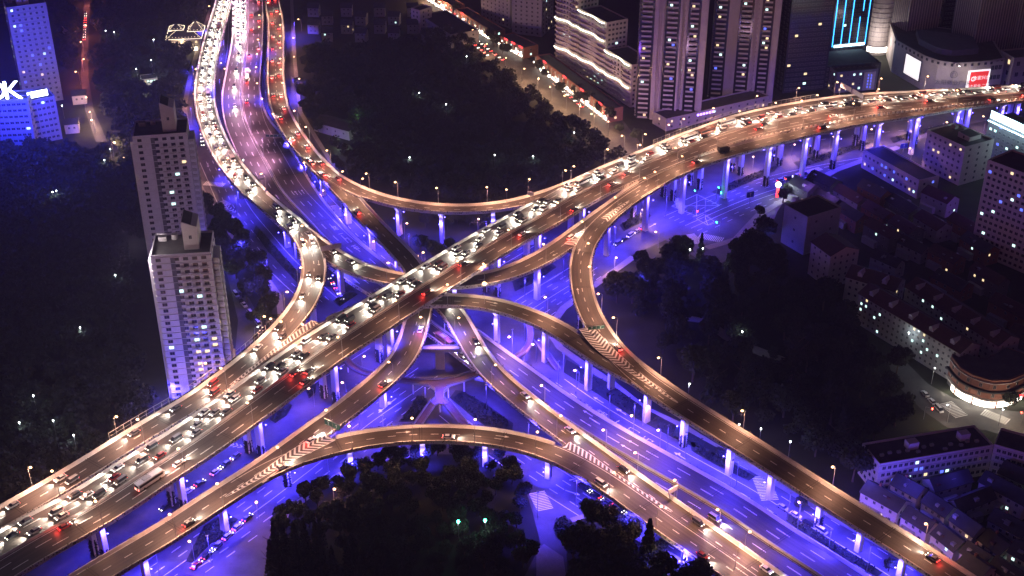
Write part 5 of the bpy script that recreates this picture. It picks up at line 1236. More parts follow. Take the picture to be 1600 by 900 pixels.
# shopping mall with curved corner front
def mall():
    px = [(1392, 112), (1412, 124), (1436, 138), (1458, 146), (1484, 150), (1506, 149), (1540, 146), (1560, 142)]
    P = [at(x, y, 0) for x, y in px]; c0 = P[3].copy(); e = empty('shopping_mall', c0, 0, 'curved stone shopping mall with a white and a red poster', 'shopping mall'); h = 22
    Q = [(p.x - c0.x, p.y - c0.y) for p in P]; poly = Q + [(Q[-1][0] + 6, Q[-1][1] + 48), (Q[0][0] + 6, Q[0][1] + 40)]
    b = MB(); b.prism(poly, 0, h); b.build('wall', 'stone_facade', e, (0, 0, 0)); cx = sum(p[0] for p in poly) / len(poly); cy_ = sum(p[1] for p in poly) / len(poly)
    b = MB(); b.prism([(cx + (x - cx) * .96, cy_ + (y - cy_) * .96) for x, y in poly], h + .01, h + .1); b.build('roof', 'roof_flat', e, (0, 0, 0))
    b = MB(); b.prism([(cx + (x - cx) * .55, cy_ + (y - cy_) * .5) for x, y in poly], h + .1, h + 4); b.build('plant_room', 'plaster_dark', e, (0, 0, 0))
    S = catmull([(x, y, 0) for x, y in Q], 2.0); b = MB()
    for i in range(0, len(S) - 1, 2):
        t = S[min(i + 1, len(S) - 1)] - S[i]; an = math.atan2(t[1], t[0]); b.box((S[i, 0], S[i, 1], h - 1.6), (1.5, .5, 1.6), an)
    b.build('frieze_windows', 'glass_building', e, (0, 0, 0))
    def plate(i, j, f0, f1, z0, z1, m, name, off=.5):
        a = Vector((*Q[i], 0)); c = Vector((*Q[j], 0)); t = (c - a).normalized(); n = Vector((t.y, -t.x, 0)); A = a.lerp(c, f0) + n * off; C = a.lerp(c, f1) + n * off
        b = MB(); b.prism([(A.x, A.y), (C.x, C.y), (C.x - n.x * .4, C.y - n.y * .4), (A.x - n.x * .4, A.y - n.y * .4)], z0, z1); o = b.build(name, m, e, (0, 0, 0)); return A, C, t, n
    plate(0, 2, .42, .98, 4, 18, 'plaster_dark', 'poster_frame', .5); plate(0, 2, .45, .95, 4.6, 17.4, 'poster_white', 'poster', .75)
    plate(5, 6, .0, 1.0, 2.2, 16.5, 'poster_white', 'poster_frame', .6); A, C, t, n = plate(5, 6, .1, .93, 3.2, 15.6, 'sign_redboard', 'poster', .85)
    an = math.atan2(t.y, t.x); W_ = (C - A).length
    for s_, fx, z, sz in (('合家兴业', .64, 11.2, 3.0), ('盛大开业 二期', .5, 5.8, 2.6)):
        p = A.lerp(C, fx) + n * .06; inst('lettering', text_mesh(s_, sz, 'poster_white', 'lettering'), e, (p.x, p.y, z), (R(90), 0, an))
    p = A.lerp(C, .2) + n * .07; b = MB()
    for k in range(8): a_ = k * .785; b.box((p.x + t.x * 1.3 * math.cos(a_), p.y + t.y * 1.3 * math.cos(a_), 11 + 1.3 * math.sin(a_)), (.7, .1, .7), an)
    b.build('emblem', 'poster_white', e, (0, 0, 0))
    a = Vector((*Q[3], 0)); c = Vector((*Q[5], 0)); t = (c - a).normalized(); n = Vector((t.y, -t.x, 0)); m_ = Vector((*Q[4], 0)) + n * .9; an = math.atan2(t.y, t.x)
    inst('lettering', text_mesh('太阳商业广场', 3.6, 'plaster_dark', 'lettering', .05), e, (m_.x, m_.y, 9.0), (R(90), 0, an))
    b = MB(); k_ = 20
    for r0, r1 in ((2.3, 1.9), (1.3, 1.0)):
        for k in range(k_):
            a0, a1 = 6.2832 * k / k_, 6.2832 * (k + 1) / k_; f = lambda r, a_: (m_.x + t.x * r * math.cos(a_) - 0 * n.x, m_.y + t.y * r * math.cos(a_), 14.6 + r * math.sin(a_)); b.face([f(r0, a0), f(r0, a1), f(r1, a1), f(r1, a0)])
    b.build('emblem', 'plaster_dark', e, (0, 0, 0))
    for x, y, pw in ((0, -14, 4000), (-18, -6, 3000), (18, -14, 3500)): light('lamp_light', 'POINT', (x, y, 16), pw, (1, .82, .78), e)
mall()
for i, (L, Rr, h, lab) in enumerate([((1408, 98), (1456, 92), 105, 'striped stone office tower behind the mall, leftmost of three'), ((1512, 118), (1566, 110), 105, 'striped stone office tower behind the mall, middle of three'), ((1576, 112), (1640, 104), 105, 'striped stone office tower behind the mall, cut by the right edge')]):
    building('office_tower', lab, 'office tower', L, Rr, h, 24, 'plaster_dark', base=True, floors=34, cols=0, scols=0, lit=.02, fins=2.0)
    a = at(*L, 0); 
building('office_tower', 'plain dark office tower between the striped stone towers', 'office tower', (1466, 70), (1508, 66), 100, 20, 'curtain_wall', base=True, floors=30, cols=8, scols=4, lit=.02, ww=2, budget=20)
building('office_block', 'stone block with square openings right of the red poster', 'office building', (1538, 146), (1560, 144), 20, 16, 'stone_facade', base=True, floors=3, cols=3, scols=2, lit=.05, ww=2.4, wh=3)
building('office_block', 'stone block with tall openings at the right edge behind the viaduct', 'office building', (1574, 144), (1640, 138), 22, 16, 'stone_facade', base=True, floors=3, cols=5, scols=2, lit=.05, ww=2.4, wh=3)

# right side blocks
building('apartment_block', 'long low purple lit block with open galleries under the viaduct end', 'apartment building', (1349, 236), (1436, 284), 10, 14, 'plaster', 'roof_grey', floors=2, cols=13, scols=2, lit=.25, tones=('blue', 'cool'), bands=1)
building('apartment_block', 'six storey pale block below the far right viaduct', 'apartment building', (1449, 205), (1508, 232), 22, 22, 'plaster', floors=6, cols=7, scols=3, lit=.06, bands=1, extras=penthouse(.5, .8, .4, .8, 3))
def cyansign(e, Wd, dp, h):
    b = MB(); b.box((Wd * .5, .6, h + 3.2), (Wd * .98, .5, 4.6), m=0); b.box((Wd * .5, .28, h + 3.2), (Wd * .96, .1, 4.2), m=1); b.build('rooftop_sign', ['metal_pole', 'sign_cyan'], e, (0, 0, 0))
    b = MB(); b.box((Wd * .5, -.2, h - .8), (Wd, .3, .35)); b.build('light_strip', 'led_cool', e, (0, 0, 0))
    for k in range(5): light('sign_light', 'POINT', (Wd * (k + .5) / 5, -4, h + 2), 2600, (.6, .9, 1), e)
building('office_block', 'dark block under a glaring cyan white rooftop sign at right', 'office building', (1545, 186), (1622, 222), 24, 18, 'plaster_dark', floors=7, cols=10, scols=3, lit=.12, ww=1.8, tones=('cool', 'blue', 'cool'), extras=cyansign)
building('apartment_tower', 'violet lit residential tower with dark windows at the right edge', 'apartment tower', (1543, 252), (1640, 288), 48, 20, 'plaster', floors=15, cols=11, scols=5, lit=.09, tones=('cool', 'blue', 'warm'), ww=1.7, wh=1.5)
light('purple_facade_fill', 'POINT', at(1530, 330, 14), 7000, (.3, .12, 1), size=2)
building('warehouse', 'windowless tall block with blue lit side wall beside the forecourt', 'building', (1226, 322), (1262, 342), 20, 22, 'plaster_grey', 'roof_grey', floors=3, cols=1, scols=2, lit=0)
light('blue_flood', 'POINT', at(1200, 372, 8), 9000, (.1, .08, 1), size=2)
# kiosk / petrol station like sign on the forecourt
e = empty('pylon_sign', at(1214, 308), 0, 'glaring white and red pylon sign on the forecourt', 'sign'); b = MB(); b.box((0, 0, 3.2), (1.4, .8, 6.4)); b.build('pylon', 'sign_red', e, (0, 0, 0)); b = MB(); b.blob((0, 0, 7.4), (1.6, 1.2, 1.5), n=12, k=8); b.build('lens', 'sign_white', e, (0, 0, 0)); light('lamp_light', 'POINT', (0, -3, 8), 5000, (.85, .95, 1), e)

# ---- pitched-roof houses
def house(L, Rr, h, dp, label, wall='plaster', roof='roof_tile', floors=2, cols=4, lit=.08, rise=3.2, gable_x=True, dormers=0, base=False, group=None, cat='house', chimney=False, tones=('cool', 'cool', 'warm')):
    a, c, t, nb, Wd = frame_of(L, Rr, 0 if base else h, dp); e = empty('house', a, math.atan2(t.y, t.x), label, cat, group)
    b = MB(); b.prism([(0, 0), (Wd, 0), (Wd, dp), (0, dp)], 0, h)
    if gable_x:
        for x in (.01, Wd - .01): b.face([(x, 0, h), (x, dp, h), (x, dp / 2, h + rise)])
    else:
        for y in (.01, dp - .01): b.face([(0, y, h), (Wd, y, h), (Wd / 2, y, h + rise)])
    b.build('wall', wall, e, (0, 0, 0)); o_ = .45; b = MB(); th = .2
    if gable_x:
        k = rise / (dp / 2); b.loft([[(x, -o_, h - o_ * k + .05), (x, dp / 2, h + rise + .05), (x, dp + o_, h - o_ * k + .05), (x, dp + o_, h - o_ * k + .05 + th), (x, dp / 2, h + rise + .05 + th), (x, -o_, h - o_ * k + .05 + th)] for x in (-o_, Wd + o_)])
    else:
        k = rise / (Wd / 2); b.loft([[(-o_, y, h - o_ * k + .05), (Wd / 2, y, h + rise + .05), (Wd + o_, y, h - o_ * k + .05), (Wd + o_, y, h - o_ * k + .05 + th), (Wd / 2, y, h + rise + .05 + th), (-o_, y, h - o_ * k + .05 + th)] for y in (-o_, dp + o_)])
    ro = b.build('roof', roof, e, (0, 0, 0))
    for j in range(dormers):
        x = Wd * (j + .5) / dormers; b = MB(); b.prism([(x - 1.1, dp * .12), (x + 1.1, dp * .12), (x + 1.1, dp * .42), (x - 1.1, dp * .42)], h, h + rise * .8); b.face([(x - 1.3, dp * .1, h + rise * .8), (x + 1.3, dp * .1, h + rise * .8), (x, dp * .1, h + rise * .8 + 1)]); b.face([(x - 1.3, dp * .1, h + rise * .8), (x, dp * .1, h + rise * .8 + 1), (x, dp * .5, h + rise * .8 + 1), (x - 1.3, dp * .5, h + rise * .8)]); b.face([(x + 1.3, dp * .1, h + rise * .8), (x + 1.3, dp * .5, h + rise * .8), (x, dp * .5, h + rise * .8 + 1), (x, dp * .1, h + rise * .8 + 1)])
        b.build('dormer', wall, ro, (0, 0, 0))
    if group and 'right' in group:
        for j in range(3): b = MB(); x = random.uniform(.1, .9) * Wd; b.box((x, dp * random.choice((.2, .3, .75)), h + random.uniform(.9, 1.6)), (random.uniform(.8, 2), random.uniform(.8, 1.4), random.uniform(.8, 1.6))); b.build(random.choice(('water_tank', 'roof_hut')), random.choice(('plaster_grey', 'metal_pole', 'roof_tile')), ro, (0, 0, 0))
        b = MB(); b.prism([(Wd * .1, -2.2), (Wd * .6, -2.2), (Wd * .6, -.01), (Wd * .1, -.01)], 0, 3.4); b.build('lean_to', 'plaster_grey', e, (0, 0, 0))
    if chimney: b = MB(); b.box((Wd * .3, dp * .6, h + rise), (.8, .8, 1.8)); b.build('chimney', 'brick_red', ro, (0, 0, 0))
    if cols:
        windows(e, Vector((0, 0, 0)), Vector((1, 0, 0)), Vector((0, -1, 0)), Wd, h, .6, floors, cols, 1.2, 1.3, lit, tones=tones)
        windows(e, Vector((Wd, 0, 0)), Vector((0, 1, 0)), Vector((1, 0, 0)), dp, h, .6, floors, max(1, int(dp / 4)), 1.1, 1.3, lit, tones=tones)
        windows(e, Vector((0, dp, 0)), Vector((0, -1, 0)), Vector((-1, 0, 0)), dp, h, .6, floors, max(1, int(dp / 4)), 1.1, 1.3, lit, tones=tones)
    return e
house((1268, 378), (1298, 400), 17, 16, 'tall narrow house with pale balcony end in front of the dark park', floors=5, cols=3, lit=.02, cat='apartment building')
house((1322, 432), (1398, 455), 14, 13, 'small balconied apartment house with red roof above the gabled rows', floors=4, cols=7, lit=.05, dormers=2, cat='apartment building')
house((1342, 458), (1500, 552), 15, 12, 'near row of gabled flats with red roof and pale dormers', wall='plaster_grey', floors=5, cols=20, lit=.10, dormers=5, cat='apartment building')
house((1415, 448), (1560, 540), 15, 12, 'far row of gabled flats with red roof and pale dormers', wall='plaster_grey', floors=5, cols=18, lit=.08, dormers=5, cat='apartment building')
# corner building with lit shops
def corner():
    px = [(1478, 598), (1492, 616), (1512, 628), (1540, 637), (1568, 636), (1592, 626), (1625, 606)]; P = [at(x, y, 0) for x, y in px]; c0 = P[3].copy(); e = empty('corner_building', c0, 0, 'curved red brick corner building over brightly lit shops at right', 'shops'); h = 13
    Q = [(p.x - c0.x, p.y - c0.y) for p in P]; poly = Q + [(x * .55, y * .55 + 17) for x, y in reversed(Q)]
    b = MB(); b.prism(poly, 3.8, h); b.build('wall', 'brick_red', e, (0, 0, 0)); b = MB(); b.prism([(x * .97, y * .97 + .5) for x, y in poly], 0, 3.8); b.build('ground_floor', 'plaster_dark', e, (0, 0, 0))
    b = MB(); b.prism([(x * .95, y * .95 + .9) for x, y in poly], h + .01, h + .1); b.build('roof', 'roof_flat', e, (0, 0, 0))
    S = catmull([(x, y, 0) for x, y in Q], 1.5); T = np.gradient(S, axis=0); T /= np.linalg.norm(T, axis=1)[:, None]; N = np.stack([T[:, 1], -T[:, 0], 0 * T[:, 0]], 1)
    for z0, z1, d_, m, nm in ((3.5, 4.2, .9, 'stone_facade', 'cornice'), (7.6, 8.3, 1.3, 'roof_grey', 'canopy'), (11.6, 12.0, .5, 'stone_facade', 'cornice')):
        b = MB(); b.loft([[tuple(S[i] + N[i] * a + [0, 0, z]) for a, z in ((0, z0), (d_, z0), (d_, z1), (0, z1))] for i in range(len(S))]); b.build(nm, m, e, (0, 0, 0))
    b = MB(); b.loft([[tuple(S[i] + N[i] * a + [0, 0, z]) for a, z in ((.1, .3), (.25, .3), (.25, 3.2), (.1, 3.2))] for i in range(3, len(S) - 9)]); b.build('shopfront', 'shop_light', e, (0, 0, 0))
    for i in range(5, len(S) - 9, 5): b = MB(); b.box((S[i, 0] + N[i, 0] * .5, S[i, 1] + N[i, 1] * .5, 2), (.5, .5, 3.6)); b.build('pilaster', 'brick_red', e, (0, 0, 0))
    i = len(S) - 12; b = MB(); b.box((S[i, 0] + N[i, 0], S[i, 1] + N[i, 1], 3.9), (3, .4, .8)); b.build('shop_sign', 'sign_red', e, (0, 0, 0))
    for z in (6, 10):
        for i in range(2, len(S) - 1, 3): inst('window', win_mesh(1.3, 1.8, 'warm' if random.random() < .05 else 'dark'), e, tuple(S[i] + N[i] * .05 + [0, 0, z]), (0, 0, math.atan2(T[i, 1], T[i, 0])))
    for k in (4, 10, 16, 22): 
        if k < len(S): light('shop_glow', 'POINT', tuple(S[k] + N[k] * 3.5 + [0, 0, 2.6]), 700, (1, .88, .7), e)
corner()
light('lamp_light', 'POINT', at(1590, 640, 8), 3500, (1, .75, .5)); light('lamp_light', 'POINT', at(1478, 640, 8), 3500, (1, .68, .45))
# long bent block at the lower right
def roofboxes(e, Wd, dp, h):
    for x, s in ((.36, 3.2), (.82, 3.0)): b = MB(); b.box((Wd * x, dp * .55, h + 1.6), (s * 1.3, s, 3)); b.build('stair_tower', 'plaster', e, (0, 0, 0))
    for k in range(12): b = MB(); b.box((Wd * (.08 + .075 * k), dp * random.uniform(.2, .5), h + .5), (1.4, 1.0, .9)); b.build('roof_unit', 'plaster_grey', e, (0, 0, 0))
building('apartment_block', 'long blue lit flat roofed block at the lower right with roof huts', 'apartment building', (1374, 728), (1552, 698), 13, 13, 'plaster', floors=4, cols=20, scols=4, lit=.12, bands=1, extras=roofboxes, tones=('cool', 'warm', 'blue'))
building('apartment_block', 'end wing of the lower right block turning toward the frame edge', 'apartment building', (1553, 697), (1640, 722), 13, 12, 'plaster', floors=4, cols=9, scols=3, lit=.05, bands=1)
for x, y, pw in ((1330, 770, 5000), (1420, 752, 5000), (1500, 740, 1500), (1480, 800, 1500), (1400, 800, 2600), (1355, 745, 3000)): light('blue_flood', 'POINT', at(x, y, 13), pw, (.10, .07, 1), size=2)
# lane houses, rows in two districts
LH = ['beside the long ramp', 'below the long blue lit block', 'in the middle of the lanes', 'near the right picture edge', 'by the picture bottom']
rows = [((1345, 768), (1402, 800)), ((1408, 806), (1448, 832)), ((1455, 834), (1490, 862)), ((1392, 756), (1432, 778)), ((1440, 784), (1476, 808)), ((1484, 812), (1520, 838)), ((1528, 842), (1560, 868)), ((1462, 768), (1520, 752)), ((1500, 800), (1556, 778)), ((1544, 812), (1596, 840)),
        ((1530, 752), (1600, 790)), ((1560, 738), (1630, 770)), ((1495, 880), (1530, 905)), ((1545, 885), (1590, 915)), ((1575, 862), (1625, 890)), ((1500, 862), (1535, 885))]
for k, (L, Rr) in enumerate(rows):
    house(L, Rr, random.uniform(6, 8.5), random.uniform(6.5, 9), 'dark roofed lane house at the lower right, %s counting rightward from the ramp' % nth(k), floors=2, cols=max(2, int((Rr[0] - L[0]) / 12)), lit=.12, rise=2.8, roof='roof_grey', group='lane houses at the lower right', chimney=k % 3 == 0, wall=random.choice(['plaster_grey', 'plaster']))
rows2 = [((1232, 285), (1262, 300)), ((1268, 304), (1300, 322)), ((1306, 326), (1338, 346)), ((1262, 276), (1296, 292)), ((1302, 296), (1340, 318)), ((1346, 322), (1380, 342)), ((1388, 346), (1420, 366)), ((1340, 290), (1376, 308)), ((1384, 312), (1420, 334)), ((1428, 338), (1464, 360)), ((1402, 378), (1440, 396)), ((1450, 392), (1490, 412)),
         ((1350, 350), (1390, 372)), ((1440, 300), (1480, 318)), ((1480, 342), (1520, 364)), ((1455, 432), (1500, 455)), ((1515, 420), (1560, 445)), ((1545, 470), (1600, 498)), ((1575, 520), (1630, 545)), ((1500, 372), (1540, 396)), ((1360, 400), (1400, 418))]
for k, (L, Rr) in enumerate(rows2):
    house(L, Rr, random.uniform(6, 9), random.uniform(7, 10), 'dim lane house in the old quarter at right, %s counting away from the forecourt' % nth(k), floors=2, cols=3, lit=.10, rise=2.8, roof=random.choice(['roof_grey', 'roof_tile']), group='lane houses in the dim right quarter', wall=random.choice(['plaster_grey', 'plaster_dark', 'brick_red']))
for x, y in ((1262, 288), (1300, 300), (1240, 300)): light('blue_flood', 'POINT', at(x, y, 12), 1800, (.35, .15, 1), size=1.5)
rows3 = [(480 + 52 * i + (j % 2) * 22, 12 + 13 * j) for j in range(4) for i in range(4)]
for k, (x, y) in enumerate(rows3):
    house((x, y), (x + 17, y + random.uniform(-1, 1)), 7, 7, 'faint lane house beyond the dark park, %s from the upper left of its rows' % nth(k), floors=2, cols=2, lit=.05, rise=2.6, roof='roof_grey', group='lane houses beyond the park', wall='plaster_grey')
building('market_hall', 'long low grey roofed hall beside the shopping street at top', 'building', (655, 24), (704, 56), 9, 22, 'plaster_grey', 'roof_grey', base=False, floors=2, cols=8, scols=3, lit=.0)
building('office_block', 'small pale block behind the low grey hall at top centre', 'building', (642, 14), (656, 18), 16, 12, 'plaster', base=False, floors=5, cols=2, scols=2, lit=.1)
house((490, 190), (545, 205), 6, 12, 'blue glinting low hall between the reddish ramp and the park', floors=1, cols=4, lit=.0, rise=2, roof='roof_grey', wall='plaster_grey')
light('lamp_light', 'POINT', at(537, 224, 4), 1800, (.8, 1, .85)); light('lamp_light', 'POINT', at(568, 228, 4), 900, (.8, 1, .85)); light('green_glow', 'POINT', at(560, 178, 10), 900, (.4, 1, .3))
for k, (x, y) in enumerate([(112, 195), (124, 150), (108, 40), (20, 210)]): house((x - 12, y), (x + 10, y - 2), 6, 8, 'plain small house by the left side street, %s from the street end' % nth(k), floors=1, cols=2, lit=.1, rise=2, roof='roof_grey', group='houses at the upper left')

# ---------------------------------------------------------------- trees
def crown_np(n, r, hgt, z0, seed, leaf=.75, conifer=False, lobes=14):
    g_ = np.random.default_rng(seed)
    if conifer:
        z = g_.random(n) ** .8; rad = r * (1 - z) * (.75 + .35 * np.sin(z * 40)) * np.sqrt(g_.random(n)) + .1; a = g_.random(n) * 6.283; C = np.stack([rad * np.cos(a), rad * np.sin(a), z0 + z * hgt], 1)
    else:
        lc = g_.normal(size=(lobes, 3)); lc /= np.linalg.norm(lc, axis=1)[:, None]; lc *= (g_.random((lobes, 1)) ** .4); lc[:, 2] *= .8
        ctr = lc * np.array([r * .72, r * .72, hgt * .32]) + [0, 0, z0 + hgt * .5]; lr = r * (.28 + .22 * g_.random(lobes))
        k = g_.integers(0, lobes, n); dr = g_.normal(size=(n, 3)); dr /= np.linalg.norm(dr, axis=1)[:, None]; C = ctr[k] + dr * (lr[k] * (.7 + .4 * g_.random(n)))[:, None]
    u = g_.normal(size=(n, 3)); u /= np.linalg.norm(u, axis=1)[:, None]; v = np.cross(u, g_.normal(size=(n, 3))); v /= np.linalg.norm(v, axis=1)[:, None]; s = leaf * (.6 + .7 * g_.random(n))[:, None] / 2
    u = u * s; v = v * s * .8
    return np.stack([C - u - v, C + u - v, C + u + v, C - u + v], 1).reshape(-1, 3)
def quads_mesh(name, V, m):
    me = bpy.data.meshes.new(name); n = len(V) // 4; me.vertices.add(len(V)); me.vertices.foreach_set('co', V.astype(np.float32).ravel()); me.loops.add(n * 4); me.loops.foreach_set('vertex_index', np.arange(n * 4, dtype=np.int32)); me.polygons.add(n)
    me.polygons.foreach_set('loop_start', np.arange(0, n * 4, 4, dtype=np.int32)); me.materials.append(MATS[m]); me.update(calc_edges=True); return me
def trunk_mesh(h, r):
    b = MB(); b.tube((0, 0, 0), (.1, 0, h * .45), r, r * .7, 7); b.tube((.1, 0, h * .45), (.0, .1, h * .8), r * .7, r * .3, 6)
    for k in range(5): a = k * 1.26; b.tube((.08, 0, h * (.38 + .05 * k)), (math.cos(a) * h * .22, math.sin(a) * h * .22, h * (.6 + .05 * k)), r * .4, r * .15, 5)
    return b.mesh('trunk', 'bark')
TR = [(quads_mesh('crown', crown_np(2200, 4.2, 8, 2.4, 10 + k, .62, lobes=20), 'leaf'), trunk_mesh(9, .28)) for k in range(5)]
TC = [(quads_mesh('crown', crown_np(2200, 2.8, 15, 1.2, 30 + k, .62, True), 'leaf_dark'), trunk_mesh(15, .3)) for k in range(3)]
def tree(p, s, label, group, con=False, m=None):
    cr, tk = random.choice(TC if con else TR); e = empty('pine_tree' if con else 'broadleaf_tree', p, random.uniform(0, 6.28), label, 'tree', group); z = s * random.uniform(.85, 1.2)
    inst('trunk', tk, e, scale=(s, s, z)); inst('crown', cr, e, scale=(s * random.uniform(.85, 1.15), s, z)); return e
PTS = []
def on_road(p, zmax=99):
    for d in DECKS.values():
        z = inside(d, np.array(p), -4.0)
        if z is not None and z < zmax: return True
    return False
AP = [(at(x, y).x, at(x, y).y) for x, y in APRON]
def scatter(poly_px, n, smin, smax, label, group, con=0.0, spacing=4.5, edge=True):
    poly = [(at(x, y).x, at(x, y).y) for x, y in poly_px]; xs = [p[0] for p in poly]; ys = [p[1] for p in poly]; k = 0; tries = 0
    while k < n and tries < n * 40:
        tries += 1; x = random.uniform(min(xs), max(xs)); y = random.uniform(min(ys), max(ys))
        if not pip(x, y, poly) or pip(x, y, AP) or any((x - a) ** 2 + (y - c) ** 2 < spacing ** 2 for a, c in PTS): continue
        if on_road((x, y, 0), 11.5 if 'bottom park' in group else 99): continue
        PTS.append((x, y)); tree((x, y, 0), random.uniform(smin, smax), label, group, random.random() < con); k += 1
    return k
n1 = scatter([(424, 905), (432, 860), (520, 855), (600, 900), (600, 990), (410, 990)], 34, .8, 1.05, 'dark conifer at the park corner by the lower left road', 'conifers at the bottom left park corner', 1.0, 4)
n0 = scatter([(440, 812), (485, 775), (525, 745), (570, 722), (640, 712), (778, 712), (812, 750), (835, 850), (815, 915), (430, 915)], 122, .55, .95, 'dark broadleaf tree in the park below the arched bottom ramp', 'trees in the bottom park', spacing=4.0)
for q_ in ((428, 912), (434, 888), (447, 878), (463, 874), (480, 882), (440, 930), (498, 892)): tree(at(*q_), 1.15, 'dark conifer at the park corner by the lower left road', 'conifers at the bottom left park corner', True)
for q_ in ((958, 478), (1005, 432), (1075, 432), (985, 520)): light('blue_flood', 'POINT', at(*q_, 15), 9000, (.07, .05, 1), size=2)  # blue lights added above the crowns, with no fixtures
n2 = scatter([(893, 850), (930, 815), (985, 835), (1050, 878), (1100, 930), (880, 960)], 22, 1.0, 1.5, 'dark tree in the clump left of the lower right ramps', 'trees at the bottom right clump', .08, 4.5)
n3 = scatter([(960, 450), (1000, 420), (1060, 405), (1130, 415), (1200, 370), (1225, 420), (1300, 500), (1420, 590), (1430, 650), (1330, 760), (1240, 720), (1160, 670), (1090, 620), (1020, 560), (960, 490)], 76, 1.05, 1.75, 'dark tree in the large park right of the loop ramp', 'trees in the right park', .12, 6.0)
n4 = scatter([(318, 310), (360, 345), (440, 470), (430, 540), (400, 500), (345, 410)], 22, .9, 1.3, 'violet lit tree between the twin towers and the ground road', 'trees beside the residential towers', .1, 5)
n5 = scatter([(570, 345), (620, 350), (760, 345), (830, 325), (830, 350), (700, 412), (655, 405), (600, 370)], 16, .8, 1.1, 'dim tree in the wedge under the slim curved ramp', 'trees under the slim curved ramp', 0, 5)
n6 = scatter([(465, 20), (480, 20), (486, 180), (560, 290), (545, 290), (470, 190)], 16, .7, 1.0, 'lamp lit street tree along the right side of the reddish ramp', 'street trees by the reddish ramp', 0, 5)
n7 = scatter([(700, 20), (770, 74), (850, 128), (930, 190), (1000, 240), (1020, 245), (960, 190), (870, 130), (780, 70), (712, 20)], 16, .7, 1.0, 'street tree along the busy shopping street', 'street trees on the shopping street', 0, 5)
n8 = scatter([(1165, 335), (1200, 312), (1280, 285), (1290, 292), (1210, 325), (1180, 345)], 7, .7, 1.0, 'lamp lit tree at the forecourt edge', 'forecourt trees', 0, 4)
n9 = scatter([(1570, 640), (1600, 620), (1640, 640), (1600, 665)], 3, .8, 1.0, 'lit street tree beside the corner shops', 'trees at the shop corner', 0, 5)
print('TREES', n0, n1, n2, n3, n4, n5, n6, n7, n8, n9)
for k, (x, y, lab) in enumerate([(1060, 690, 'warm lit tree between the long ramp and the low road'), (1125, 722, 'warm lit small tree left of a ramp pillar'), (1250, 800, 'glowing warm tree by the lower right zebra crossing'), (1388, 893, 'glowing warm tree at the bottom right corner'), (1030, 868, 'warm lit tree at the bottom right clump edge'), (392, 505, 'warm lit tree on the side street'), (405, 540, 'purple tree on the side street')]):
    tree(at(x, y), .62, lab, None); p = at(x, y, 4.0)
    if 'warm' in lab: light('lamp_light', 'POINT', p + Vector((1, -3.6, 3)), 1100, (1, .68, .4), size=.3)
# far-off woods that read as one mass
def wood(name, poly_px, n, label, r=4.5, h=10, leaf=1.1, per=230, spacing=5.0, avoid=()):
    poly = [(at(x, y).x, at(x, y).y) for x, y in poly_px]; xs = [p[0] for p in poly]; ys = [p[1] for p in poly]; Vs = []; base = [crown_np(per, r, h * .8, h * .25, 90 + k, leaf, lobes=9) for k in range(6)]; k = 0; tries = 0; loc = []
    av = [[(at(x, y).x, at(x, y).y) for x, y in q] for q in avoid]
    while k < n and tries < n * 12:
        tries += 1; x = random.uniform(min(xs), max(xs)); y = random.uniform(min(ys), max(ys))
        if not pip(x, y, poly) or pip(x, y, AP) or any(pip(x, y, q) for q in av) or any((x - a) ** 2 + (y - c) ** 2 < spacing ** 2 for a, c in loc[-220:]): continue
        if on_road((x, y, 0)): continue
        s = random.uniform(.75, 1.25); a = random.uniform(0, 6.28); M = np.array([[math.cos(a), -math.sin(a), 0], [math.sin(a), math.cos(a), 0], [0, 0, 1]]) * s
        Vs.append(base[k % 6] @ M.T + [x, y, 0]); loc.append((x, y)); k += 1
    o = bpy.data.objects.new(name, quads_mesh(name, np.concatenate(Vs), 'leaf')); COL.objects.link(o); tag(o, label, 'woodland', kind='stuff'); print(name, k)
wood('park_wood', [(478, 80), (560, 92), (650, 70), (720, 60), (760, 105), (850, 172), (930, 225), (975, 262), (940, 262), (850, 300), (760, 330), (660, 320), (600, 300), (545, 262), (500, 215), (486, 150)], 640, 'dark tree covered park behind the slim curved ramp', avoid=[[(484, 185), (552, 195), (560, 240), (490, 225)]])
wood('right_park_wood', [(985, 445), (1060, 425), (1130, 430), (1200, 390), (1225, 430), (1300, 505), (1415, 595), (1425, 645), (1330, 745), (1240, 705), (1160, 655), (1090, 605), (1030, 550)], 130, 'dense black undergrowth and crowns of the right park', spacing=8, r=3.6, h=7, per=420, leaf=.8)
FS = [(120, 235), (120, 120), (116, -20), (150, -20), (148, 60), (150, 110), (160, 165), (180, 235)]
TW = [(195, 380), (360, 360), (370, 690), (240, 690)]; SH = [(212, 150), (255, 145), (250, 120), (215, 122)]
wood('street_wood', [(150, -20), (328, -20), (310, 60), (292, 120), (284, 170), (290, 230), (305, 300), (300, 380), (220, 380), (180, 240), (150, 180)], 520, 'dark blue tinted trees between the far street and the upper left ramp', avoid=[FS, SH, [(255, 80), (322, 78), (318, 40), (255, 40)]])
wood('left_wood', [(-60, 230), (170, 250), (230, 400), (262, 640), (290, 690), (200, 740), (100, 800), (-80, 890)], 780, 'black tree covered park left of the twin towers', spacing=5.2, avoid=[TW])
wood('corner_wood', [(-40, -20), (118, -20), (122, 130), (100, 120), (90, 30), (0, 30), (-40, 120)], 150, 'dim blue trees around the upper left tower')
